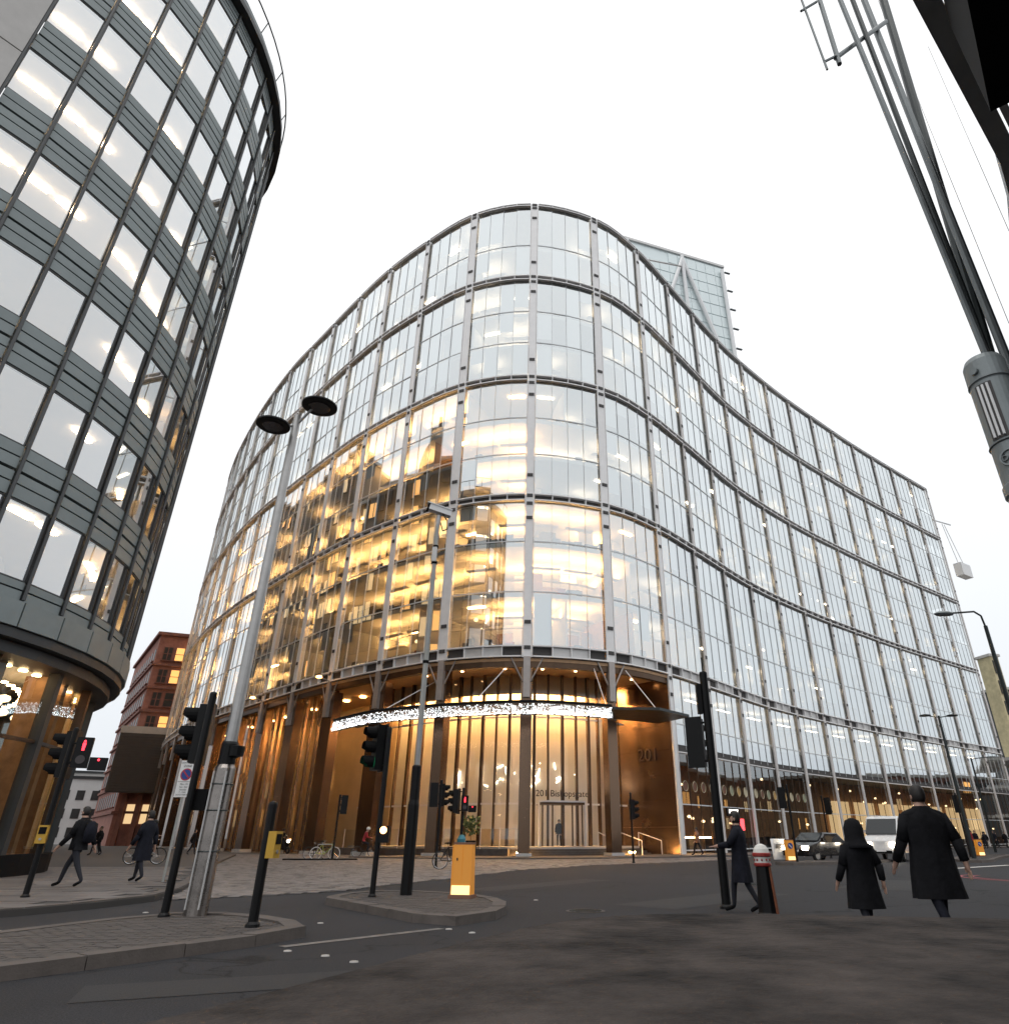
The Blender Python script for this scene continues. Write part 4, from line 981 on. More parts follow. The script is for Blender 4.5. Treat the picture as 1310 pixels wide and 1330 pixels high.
# ================================================================= dark building edge, masts and lamp column on the near right
M['eave'] = mat('eave_grey', (.36,.385,.39), .5, .1, .1, 1.5)
DB = thing('dark_corner_building', 'near-black building corner with deep projecting eave overhead', 'building', (9.5,9.2,0))
ev = [(4.2,4.4),(6.1,6.15),(9.5,9.24),(10.5,10.4),(13,14)]
def off(pts, d):
    r = []
    for i, p in enumerate(pts):
        a = Vector(pts[max(0,i-1)]); b = Vector(pts[min(len(pts)-1,i+1)]); t = (b-a).normalized(); r.append((p[0]+t.y*d, p[1]-t.x*d))
    return r
for (d0, d1, z0, z1, m_) in ((0,.34,14,14.5,'eave'),(.38,.52,13.9,14.3,'silver_paint'),(.56,1.3,13.75,14.3,'eave'),(1.3,7,14.0,14.6,'steel_dark')):
    o = MB(); a, b = off(ev, d0), off(ev, d1)
    for i in range(len(ev)-1): o.hexa([(*a[i],z0),(*a[i+1],z0),(*b[i+1],z0),(*b[i],z0)], [(*a[i],z1),(*a[i+1],z1),(*b[i+1],z1),(*b[i],z1)])
    o.build('eave', M[m_], DB, True)
o = MB(); a, b = off(ev, 2.6), off(ev, 7)
for i in range(len(ev)-1): o.hexa([(*a[i],0),(*a[i+1],0),(*b[i+1],0),(*b[i],0)], [(*a[i],14),(*a[i+1],14),(*b[i+1],14),(*b[i],14)])
o.build('wall', M['grey_dark'], DB, True)
MB().prism([(6.8,6.4),(5.58,4.88),(4.2,3.2),(7.5,.5),(9.6,3.6),(8.4,5.3)], 11.3, 13.7).build('projecting_bay', M['blackm'], DB, True)
def px(x, y, Y):
    u, v = x-717, y-665; t_ = math.atan(423/855); s_, c_ = math.sin(t_), math.cos(t_); k = Y/(v*s_+855*c_); return Vector((u*k, Y, 1.2+(-v*c_+855*s_)*k))
MS = thing('steel_mast_cluster', 'cluster of crossing dark steel masts with a small open grid arm at the top', 'mast', (6.7,8.0,0))
for (x0,y0,x1,y1,Y,r,m_) in ((1091,0,1278,455,8.0,.05,'steel_mid'),(1107,0,1290,480,8.15,.05,'steel_dark'),(1147,0,1302,520,8.6,.085,'steel_dark'),(1122,0,1312,478,8.4,.065,'steel_mid')):
    a, b = px(x0,y0,Y), px(x1,y1,Y); d = (b-a).normalized(); lo_ = b+d*(b.z/abs(d.z)) if d.z < 0 else b; hi = a-d*3.5
    lo_ = b+d*((b.z-.0)/-d.z); MB().tube(lo_, hi, r*1.15, r, 10).build('mast_tube', M[m_], MS, True)
ga = px(1128,50,8.0); gb = px(1085,75,8.0); up_ = Vector((-.05,0,1)); 
MB().tube(px(1150,28,8.4), gb, .05).build('grid_arm', M['steel_mid'], MS, True)
for (x0,y0,x1,y1,r) in ((1055,-30,1090,83,.05),(1028,-35,1074,90,.025),(1040,14,1060,2,.03),(1070,80,1090,70,.03)): MB().tube(px(x0,y0,8.0), px(x1,y1,8.0), r, n=6).build('grid_bar', M['steel_mid'], MS, True)
w_ = MB()
for (x0,y0,x1,y1) in ((1140,0,1310,420),(1205,60,1310,300)): w_ = MB().tube(px(x0,y0,9), px(x1,y1,9), .006, n=4); w_.build('stay_wire', M['silver_paint'], MS, True)
top = px(1275,470,5.6); LCm = thing('cast_lamp_column', 'grey cast lamp column with louvred light slot and oval badge', 'lamp column', (top.x,5.6,0))
H_ = top.z; MB().lathe([(.24,0),(.24,.5),(.19,.6),(.185,H_-1.62),(.205,H_-1.6),(.205,H_-1.5),(.19,H_-1.48),(.19,H_-.32),(.20,H_-.3),(.195,H_-.06),(.17,H_)], (0,0,0), 28).build('shaft', M['cast'], LCm, smooth=False)
va = math.atan2(-5.6, -top.x)-.35
def onc(a, r, z): return (r*math.cos(a), r*math.sin(a), z)
sl2 = MB()
for q in range(8): 
    a = va-.42+q*.105; sl2.add([onc(a,.196,H_-1.02),onc(a+.105,.196,H_-1.02),onc(a+.105,.196,H_-.36),onc(a,.196,H_-.36)], [(0,1,2,3)])
slo = sl2.build('light_slot', M['recess'], LCm)
for q in range(3): MB().tube(onc(va-.22+q*.22,.203,H_-1.0), onc(va-.22+q*.22,.203,H_-.38), .013, n=6).build('tube_lamp', M['white'], slo)
bd = MB().torus(onc(va+.12,.195,H_-1.25), (math.cos(va+.12),math.sin(va+.12),0), .085, .012, 22, 6).build('badge', M['cast'], LCm)
text('badge_lettering', 'DB6', .085, M['steel_mid'], LCm, onc(va+.12,.196,H_-1.25), (R(90),0,va+.12+R(90)), .008)
MB().tube(onc(va-.1,.19,H_-.2), onc(va-.1,.23,H_-.2), .04, n=8).build('bolt', M['cast'], LCm)
for z in (H_-.30, H_-1.05, H_-1.5): MB().torus((0,0,z), (0,0,1), .197, .008, 28, 5).build('joint_ring', M['steel_mid'], LCm)

# ================================================================= near stone parapet
SP = smooth([(-.62,.70),(-.40,1.17),(-.24,1.55),(-.03,2.0),(.15,2.2),(.5,2.28),(1.3,2.10),(3.2,1.75),(5,1.3),(5,-1.2),(-1.2,-1.2)], 2)
PW = thing('stone_parapet', 'dark weathered stone parapet top filling the near corner by the road', 'parapet', (1,.5,0))
MB().prism(SP, .94, 1.0).build('coping', M['stone_top'], PW, True)
MB().prism([(1+(x-1)*.96, .5+(y-.5)*.96) for x, y in SP], 0, .937).build('wall', M['kerb'], PW, True)

# ================================================================= street furniture
def facing(deg): return R(deg)
def signal_head(parent, z, ox, oy, a, lit=None, side=False, scale=1.0):
    """three-light head at pole offset (ox, oy), lenses facing angle a; parts: housing > visors, lenses"""
    d = Vector((math.cos(a), math.sin(a), 0)); r_ = Vector((-d.y, d.x, 0)); c = Vector((ox, oy, z)); S_ = scale
    h = MB().obox(c, d, r_, (0,0,1), .20*S_, .30*S_, .96*S_).obox(c-d*.11*S_, d, r_, (0,0,1), .03*S_, .36*S_, 1.02*S_)
    ho = h.build('signal_housing', M['black'], parent)
    for i, (dz, col) in enumerate(((.31,'red_on'),(0,'orange_on'),(-.31,'green_on'))):
        p = c+Vector((0,0,dz*S_))+d*.105*S_; on = lit == ('red','amber','green')[i]
        MB().tube(p, p+d*.012, .105*S_, n=16).build('lens', M[col] if on else M['lens_off'], ho)
        vs, fs, n = [], [], 12
        for j in range(n+1):
            b = R(-60+300*j/n)
            for (rr, dd) in ((.118,0),(.112,.24-.10*(math.sin(b) < -.2)),(.124,.24-.10*(math.sin(b) < -.2)),(.130,0)):
                vs.append(p+r_*math.cos(b)*rr*S_+Vector((0,0,math.sin(b)*rr*S_))+d*dd*S_)
        for j in range(n):
            for q in range(4): fs.append((j*4+q, (j+1)*4+q, (j+1)*4+(q+1)%4, j*4+(q+1)%4))
        MB().add(vs, fs).build('visor', M['blackm'], ho)
    br = MB()
    for dz in (-.38, .38):
        br.tube((0,0,z+dz*S_), c+Vector((0,0,dz*S_))-d*.1*S_, .022, n=6)
    br.build('clamp', M['black'], parent)
    return ho
def ped_head(parent, z, ox, oy, a):
    d = Vector((math.cos(a), math.sin(a), 0)); r_ = Vector((-d.y, d.x, 0)); c = Vector((ox,oy,z))
    ho = MB().obox(c, d, r_, (0,0,1), .2, .30, .62).build('pedestrian_signal', M['black'], parent)
    p = c+Vector((0,0,.15))+d*.105
    fig = MB(); fig.obox(p+Vector((0,0,.0)), d, r_, (0,0,1), .01, .06, .09).obox(p-Vector((0,0,.075)), d, r_, (0,0,1), .01, .05, .08).tube(p+Vector((0,0,.075)), p+Vector((0,0,.075))+d*.01, .024, n=10)
    fig.build('red_figure', M['red_on'], ho)
    MB().tube(p+Vector((0,0,-.3)), p+Vector((0,0,-.3))+d*.01, .09, n=14).build('lens', M['lens_off'], ho)
    br = MB().tube((0,0,z+.2), c+Vector((0,0,.2)), .02, n=6).tube((0,0,z-.2), c+Vector((0,0,-.2)), .02, n=6).build('clamp', M['black'], parent)
    b2 = MB().obox(c+r_*.34-Vector((0,0,.22)), d, r_, (0,0,1), .16, .34, .26).build('indicator_box', M['black'], parent)
    MB().tube(c+r_*.34-Vector((0,0,.14))+d*.08, c+r_*.34-Vector((0,0,.14))+d*.09, .025, n=8).build('indicator_lamp', M['red_on'], b2)
def push_box(parent, z, a):
    d = Vector((math.cos(a), math.sin(a), 0)); r_ = Vector((-d.y, d.x, 0))
    o = MB().obox(d*.12+Vector((0,0,z)), d, r_, (0,0,1), .12, .17, .34).build('push_button_box', M['yellow'], parent)
    MB().obox(d*.183+Vector((0,0,z+.07)), d, r_, (0,0,1), .01, .13, .13).build('screen', M['blackm'], o)
    MB().tube(d*.18+Vector((0,0,z-.09)), d*.195+Vector((0,0,z-.09)), .025, n=10).build('button', M['galv'], o)
def pole(parent, h, r=.057, mat_='black', name='pole'):
    o = MB().tube((0,0,0),(0,0,h), r, r, 14).build(name, M[mat_], parent)
    MB().lathe([(r+.001,0),(r-.01,.03),(.01,.045)], (0,0,h), 14).build('pole_cap', M[mat_], o); MB().lathe([(r*1.5,0),(r*1.45,.04),(r*1.05,.07)], (0,0,.0), 14).build('base_collar', M[mat_], o)
    return o
def sig(label, loc, h, a, z=2.75, side=1, lit=None, r=.057, **kw):
    t_ = thing('traffic_signal', label, 'traffic signal', loc, 0, 'traffic signals around the junction'); pole(t_, h, r)
    d = Vector((math.cos(a), math.sin(a))); rr = Vector((-d.y, d.x)); off_ = kw.get('off', .3)
    signal_head(t_, z, d.x*.10+rr.x*side*off_, d.y*.10+rr.y*side*off_, a, lit); return t_
t_ = sig('traffic signal on the lamp column island showing its green-lit visors from the side', (-5.93,11.75,.1), 3.35, R(196), 2.72, -1, 'green', .06, off=.28)
t_ = sig('traffic signal and red pedestrian light on one pole outside the grey shop', (-10.6,15.3,.11), 3.25, R(200), 2.75, -1, 'green', off=.3)
ped_head(t_, 2.75, .36, -.10, R(-62)); push_box(t_, 1.15, R(-70))
t_ = sig('green traffic signal with an amber lamp box on its black pole by the bicycles', (-3.67,15.5,.1), 3.3, R(215), 2.92, -1, 'green', off=.3)
bx_ = MB().box(.14,-.02,1.0,.2,.18,.32).build('lamp_box', M['black'], t_); MB().tube((.12,-.11,1.24),(.12,-.13,1.24),.07,n=14).build('lamp', M['orange_on'], bx_)
sig('small black traffic signal seen from behind in front of the bronze arcade', (-12.6,42.6,.05), 3.4, R(120), 2.9, -1, None)
t_ = sig('traffic signal with a red lamp turned aside near the parked dark bicycle', (-5.05,32.4,.03), 3.5, R(20), 2.9, 1, 'red', off=.2)
signal_head(t_, 2.9, -.3, 0, R(100))
t_ = thing('traffic_signal', 'pedestrian signal with red figure in front of the lobby glass', 'traffic signal', (-3.9,31.4,.03), 0, 'traffic signals around the junction'); pole(t_, 3.1); ped_head(t_, 2.5, .1, -.14, R(-80)); signal_head(t_, 2.6, -.3, .1, R(170))
sig('slim black signal pole standing before the entrance steps', (4.17,38.2,.03), 3.3, R(10), 2.5, 1, None, off=.12)
t_ = sig('large black traffic signal seen from behind on the tallest pole by the walking woman', (3.28,14.4,0), 4.4, R(60), 3.0, 1, None, .085, off=.32)
MB().box(-.14,0,3.55,.10,.12,.62).build('antenna_box', M['black'], t_)
bx_ = MB().tube((0,0,4.4),(0,0,4.75),.018,n=6).build('aerial', M['black'], t_)
sig('black traffic signal seen from behind over the lit keep-left bollard', (12.2,37.1,.05), 3.6, R(75), 3.0, 1, None)
sig('black traffic signal seen from behind in front of the grey shop windows', (17.6,46.9,.03), 3.6, R(50), 3.0, -1, None)
t_ = sig('black traffic signal back with a double backing board on the slim island', (25.5,45.3,.1), 3.6, R(60), 3.0, 1, None, off=.05)
# posts with yellow push-button units
t_ = thing('push_button_post', 'short black post with yellow push-button box at the tip of the long island', 'post', (-4.05,10.45,.11)); pole(t_, 1.52, .065); push_box(t_, 1.0, R(75)); push_box(t_, 1.0, R(-10))
# silver lamp column with twin disc heads
t_ = thing('street_lamp', 'tall silver lamp column with two dark disc heads beside the grey building', 'street lamp', (-5.55,11.95,.1))
MB().lathe([(.175,0),(.17,2.15),(.11,2.25)], (0,0,0), 20).build('base_cladding', M['basesteel'], t_, smooth=False)
for z in (.9, 1.5, 1.9): MB().torus((0,0,z), (0,0,1), .178, .012, 22, 5).build('band', M['steel_dark'], t_)
for e in (-.13,.13): MB().tube((e*.8,-.15,.1),(e*.8,-.15,2.1),.015,n=6).build('strap', M['silver_paint'], t_)
MB().tube((0,0,2.2),(0,0,9.35),.105,.075,16).build('shaft', M['galv'], t_, smooth=False)
MB().lathe([(.14,0),(.14,.32),(.12,.36)], (0,0,2.22), 16).build('collar', M['black'], t_)
MB().lathe([(.02,-.1),(.12,-.08),(.13,.08),(.02,.1)], (.16,-.06,2.42), 12).build('camera_pod', M['black'], t_); MB().box(-.24,-.05,1.5,.2,.2,.32).build('control_box', M['blackm'], t_)
for (hx, hy, hz, rr) in ((.50,-.15,9.50,.37),(-.30,-.38,8.86,.34)):
    MB().tube((0,0,9.1),(hx*.75,hy*.75,hz+.03),.028,n=8).build('arm', M['galv'], t_)
    hd = MB().lathe([(.02,.10),(rr*.6,.09),(rr,.02),(rr,-.015),(rr*.94,-.03)], (hx,hy,hz), 28).build('lamp_head', M['black'], t_)
    MB().lathe([(rr*.62,-.034),(rr*.58,-.045)], (hx,hy,hz), 24).build('lens', M['lens_off'], hd)
# controlled zone sign
t_ = thing('parking_sign', 'white controlled zone sign with blue no-waiting roundel on a thin post', 'sign', (-10.55,20.4,.11)); MB().tube((0,.03,0),(0,.03,3.05),.035,n=10).build('post', M['polegrey'], t_)
pl_ = MB().box(0,-.015,2.12,.43,.02,.98).build('plate', M['white'], t_)
def disc(c, r, mt, nm, par, y=-.03):
    vs = [(c[0]+r*math.cos(6.2832*i/28), y, c[1]+r*math.sin(6.2832*i/28)) for i in range(28)]; return MB().add(vs, [tuple(range(28))]).build(nm, mt, par)
disc((0,2.72), .165, M['red'], 'roundel_rim', pl_, -.028); disc((0,2.72), .132, M['blue'], 'roundel', pl_, -.031)
MB().obox((0,-.034,2.72), (.707,0,-.707), (0,1,0), (.707,0,.707), .27, .004, .035).build('roundel_bar', M['red'], pl_)
for (b_, sz, z) in (('CONTROLLED',.062,3.035),('ZONE',.085,2.945),('Mon - Fri',.06,2.46),('7am - 7pm',.055,2.385),('Saturday',.055,2.315),('7 - 11am',.055,2.25),('DO NOT PARK IN',.042,2.18)):
    text('sign_lettering', b_, sz, M['text_dark'], pl_, (0,-.03,z), (R(90),0,0), .001)
MB().box(0,-.03,2.525,.40,.004,.008).build('divider', M['text_dark'], pl_)
# CCTV pole
t_ = thing('camera_pole', 'grey pole with black base carrying a white surveillance camera', 'camera pole', (-3.08,16.0,.1))
MB().lathe([(.125,0),(.125,1.75),(.105,1.85),(.105,2.55),(.075,2.58)], (0,0,0), 16).build('base', M['black'], t_); MB().tube((0,0,2.5),(0,0,8.62),.068,.055,14).build('shaft', M['polegrey'], t_)
for z in (4.9, 7.5, 7.95): MB().lathe([(.075,0),(.075,.07)], (0,0,z), 14).build('band', M['blackm'], t_)
MB().box(0,-.07,7.55,.11,.05,.4).build('bracket_plate', M['galv'], t_)
MB().tube((0,0,8.6),(.02,-.02,8.9),.06,.05,10).build('mount', M['galv'], t_)
d = Vector((-.93,-.30,.22)).normalized(); r_ = d.cross(Vector((0,0,1))).normalized(); u_ = r_.cross(d)
cb = MB().obox(Vector((.04,0,9.05)), d, r_, u_, .62, .19, .17).obox(Vector((.02,0,9.15)), d, r_, u_, .70, .24, .03).build('camera', M['white'], t_)
MB().obox(Vector((.04,0,9.05))+d*.33, d, r_, u_, .05, .2, .19).build('lens_hood', M['blackm'], cb)
MB().path([(.12,-.02,8.95),(.25,-.02,8.75),(.27,0,8.5),(.15,0,8.45),(.08,0,8.7)], .014, 6).build('cable', M['blackm'], t_)
# right-hand street lamps
t_ = thing('street_lamp', 'single-arm road lamp with flat grey head over the right-hand street', 'street lamp', (14.6,21.6,0)); MB().tube((0,0,0),(0,0,7.6),.10,.06,12).build('shaft', M['steel_dark'], t_)
MB().path([(0,0,7.5),(-.05,0,7.95),(-.25,0,8.1),(-1.0,-.02,8.04)], .032, 8).build('arm', M['steel_dark'], t_); MB().lathe([(.02,-.07),(.16,-.06),(.2,0),(.12,.07),(.02,.09)], (-1.3,-.02,8.02), 18, 1.75, .8).build('lamp_head', M['cast'], t_)
t_ = thing('street_lamp', 'tall dark post with twin disc lamps on the slim island', 'street lamp', (24.4,43.0,0)); MB().tube((0,0,0),(0,0,8.1),.13,.07,12).build('shaft', M['steel_dark'], t_)
for e in (-1, 1): MB().tube((0,0,8.0),(e*.75,0,8.1),.03,n=6).build('arm', M['steel_dark'], t_); MB().lathe([(.03,.1),(.32,.04),(.34,-.02),(.03,-.05)], (e*.85,0,8.1), 18).build('lamp_head', M['black'], t_)
t_ = thing('street_lamp', 'slim dark lamp post with one long straight arm by the end of the glass block', 'street lamp', (39.8,66.5,0)); MB().tube((0,0,0),(0,0,8),.12,.07,10).build('shaft', M['steel_dark'], t_); MB().tube((0,0,7.9),(1.9,.2,8.1),.04,n=6).build('arm', M['steel_dark'], t_); MB().lathe([(.02,-.06),(.25,-.04),(.25,.05),(.02,.08)], (2.1,.2,8.1), 14, 1.6, .8).build('lamp_head', M['cast'], t_)
# wall lanterns on the arcade
for k in (-3, -5):
    c = P(k*BAY)+N(k*BAY)*1.2; t_ = thing('wall_lamp', 'glowing lamp on a thin arm above the %s bronze pier of the arcade' % ('third' if k == -3 else 'fifth'), 'lamp', (c.x,c.y,13.3))
    n = N(k*BAY); MB().tube((0,0,0),(-n.x*1.2,-n.y*1.2,-.25),.05,n=6).build('arm', M['galv'], t_); MB().lathe([(.05,-.12),(.26,-.06),(.22,.08),(.05,.12)], (0,0,0), 12).build('lamp_head', M['orange_on'], t_)
# illuminated bollards
def lit_bollard(label, loc, rz, arrow=False):
    t_ = thing('illuminated_bollard', label, 'bollard', loc, rz, 'illuminated traffic bollards')
    b_ = MB(); b_.hexa([(-.21,-.13,.08),(.21,-.13,.08),(.21,.13,.08),(-.21,.13,.08)], [(-.19,-.11,.97),(.19,-.11,.97),(.19,.11,.97),(-.19,.11,.97)]); bo = b_.build('body', M['yellow_lit'], t_)
    MB().box(0,0,0,.48,.34,.08).build('base', M['tan'], t_); MB().box(0,0,.975,.40,.24,.035).build('cap', M['tan'], t_)
    for e in (-.2, 0, .2): MB().box(e,-.128 if e else -.124,.1,.018,.012,.86).build('corner_strip', M['yellow_lit'], bo)
    MB().box(0,-.135,.082,.38,.008,.16).build('lamp_strip', M['lit_base'], bo)
    if arrow:
        disc((0,.72), .14, M['blue'], 'roundel', bo, -.14); MB().obox((0,-.145,.71), (.7,0,-.7), (0,1,0), (.7,0,.7), .2, .006, .04).build('arrow', M['white'], bo)
    else: MB().box(-.1,-.131,.68,.03,.006,.05).build('keyhole', M['text_dark'], bo)
    return t_
lit_bollard('glowing orange bollard with plain panels on the small rounded island', (-1.8,15.2,.1), R(-12))
lit_bollard('glowing yellow bollard with keep-left arrow before the restaurant', (12.05,37.6,.1), R(10), True)
lit_bollard('small yellow lit bollard on the slim island by the far crossing', (27.6,47.8,.1), R(10), True)
# black cast bollard with white cap
t_ = thing('city_bollard', 'cast bollard with white domed cap, red bands and black tapered shaft', 'bollard', (3.62,12.85,0))
MB().lathe([(.19,0),(.185,.06),(.165,.08),(.125,.74),(.125,.76)], (0,0,0), 8).build('shaft', M['black'], t_)
MB().lathe([(.13,.755),(.145,.77),(.145,.80),(.13,.81)], (0,0,0), 20).build('lower_band', M['bred'], t_); MB().lathe([(.128,.81),(.128,.90)], (0,0,0), 20).build('white_band', M['bcap'], t_)
for i in range(10): MB().lathe([(.004,-.02),(.02,0),(.004,.02)], (.13*math.cos(.628*i),.13*math.sin(.628*i),.855), 6).build('stud', M['bred'], t_)
MB().lathe([(.13,.90),(.155,.915),(.155,.955),(.14,.965)], (0,0,0), 20).build('upper_band', M['bred'], t_); MB().lathe([(.138,.965),(.125,1.02),(.085,1.075),(.03,1.10),(.005,1.105)], (0,0,0), 20).build('cap', M['bcap'], t_)
MB().obox((.10,-.10,.40), (.7,.7,0), (.7,-.7,.09), (-.05,.05,1), .05, .03, .70).build('rust_edge', mat('rust', (.22,.07,.03), .8, 0, .3, 12), t_)
# pavement board, barrier
t_ = thing('pavement_board', 'white folding pavement board outside the restaurant', 'sign board', (12.6,41.2,.1))
for e, a_ in ((-.18,.22),(.18,-.22)): MB().obox((0,e,.52), (1,0,0), (0,1,a_*1.4), (0,-a_,1), .62, .03, 1.05).build('board', M['white'], t_)
MB().obox((0,-.30,.66), (1,0,0), (0,1,.3), (0,-.22,1), .46, .01, .22).build('poster', M['dark_int'], t_)
t_ = thing('cafe_barrier', 'black fabric cafe barrier with pale round emblem in front of the restaurant', 'barrier', (16.5,46.2,.1))
for i in range(3):
    MB().box(-1.6+i*1.7,0+i*1.2,.15,1.5,.03,.85,.62).build('banner', M['blackm'], t_); MB().tube((-2.3+i*1.7,-.5+i*1.2,0),(-2.3+i*1.7,-.5+i*1.2,1.1),.025,n=6).build('post', M['galv'], t_)
MB().torus((-1.55,-.05,.6), (.58,-.81,0), .24, .03, 20, 5).build('emblem', M['white'], t_)

# ================================================================= bicycles, scooter, vehicles
def bicycle(label, loc, rz, fm, rim='chrome', bag=None, group='parked bicycles'):
    t_ = thing('bicycle', label, 'bicycle', loc, rz, group)
    for x in (-.52, .52):
        w = MB().torus((x,0,.34), (0,1,0), .325, .018, 28, 6).build('wheel', M['rubber' if rim != 'white' else 'white'], t_)
        sp = MB().torus((x,0,.34), (0,1,0), .30, .010, 24, 5)
        for i in range(12): sp.tube((x,0,.34),(x+.3*math.cos(.5236*i),0,.34+.3*math.sin(.5236*i)),.003,n=3)
        sp.build('rim', M['chrome'], w)
    f = MB(); bb, st, hd, hd2 = (-.08,0,.30), (-.2,0,.80), (.36,0,.82), (.40,0,.68)
    for a, b in ((bb,st),(st,hd),(bb,hd2),(bb,(-.52,0,.34)),(st,(-.52,0,.34)),(hd,hd2)): f.tube(a,b,.018,n=8)
    f.build('frame', M[fm], t_); MB().tube(hd2,(.52,0,.34),.016,n=8).build('fork', M[fm], t_)
    MB().path([(.34,0,.86),(.33,0,.98),(.42,-.26,1.0)], .013, 6).path([(.33,0,.98),(.42,.26,1.0)], .013, 6).build('handlebar', M['chrome'], t_)
    MB().tube(st,(-.235,0,.94),.014,n=6).build('seat_post', M['chrome'], t_)
    MB().lathe([(.01,-.03),(.09,-.02),(.10,.01),(.02,.035)], (-.24,0,.96), 12, 1.5, .8).build('saddle', M['blackm'], t_)
    c_ = MB().torus((-.08,0,.30), (0,1,0), .09, .008, 16, 4)
    c_.tube((-.08,-.04,.30),(.02,-.08,.16),.01,n=5).tube((-.08,.04,.30),(-.18,.08,.44),.01,n=5); c_.build('crank', M['chrome'], t_)
    if bag: MB().lathe([(.03,-.2),(.17,-.16),(.19,.05),(.1,.2),(.02,.22)], (.34,0,1.06), 12).build('bag', M[bag], t_)
    return t_
bicycle('lime green bicycle with white tyres locked by the signal pole', (-13.3,43.4,.03), R(8), 'lime', 'white')
bicycle('dark bicycle leaning next to the lime green one', (-13.9,43.9,.03), R(2), 'black')
bicycle('dark bicycle with a teal bag parked behind the orange bollard', (-4.1,30.6,.03), R(25), 'black', bag='teal')
rk = thing('cycle_stand', 'low dark kerb rail under the lime green bicycle', 'cycle stand', (-13.4,43.0,.03)); MB().box(0,0,0,4.2,.3,.08,.06).build('base', M['blackm'], rk); MB().path([(-.3,.2,.0),(-.3,.2,.8),(.5,.25,.8),(.5,.25,0)], .025, 8).build('hoop', M['galv'], rk)

# --- people: one continuous skinned body each
def skin_body(name, joints, edges, root, mats, pick, parent, sub=2):
    me = bpy.data.meshes.new(name); names = list(joints); me.from_pydata([joints[n][0] for n in names], [(names.index(a), names.index(b)) for a, b in edges], [])
    ob = bpy.data.objects.new(name, me); C.objects.link(ob)
    ob.modifiers.new('s', 'SKIN'); sd = ob.modifiers.new('u', 'SUBSURF'); sd.levels = sub; sd.render_levels = sub
    lay = me.skin_vertices[0].data if me.skin_vertices else me.skin_vertices.new().data
    for i, n in enumerate(names):
        r_ = joints[n][1]; lay[i].radius = r_ if isinstance(r_, tuple) else (r_, r_); lay[i].use_root = (n == root)
    dg = bpy.context.evaluated_depsgraph_get(); m2 = bpy.data.meshes.new_from_object(ob.evaluated_get(dg)); bpy.data.objects.remove(ob)
    m2.materials.clear()
    for m_ in mats: m2.materials.append(m_)
    for p in m2.polygons: p.use_smooth = True; p.material_index = pick(p.center)
    o = bpy.data.objects.new(name, m2); C.objects.link(o); o.parent = parent; return o
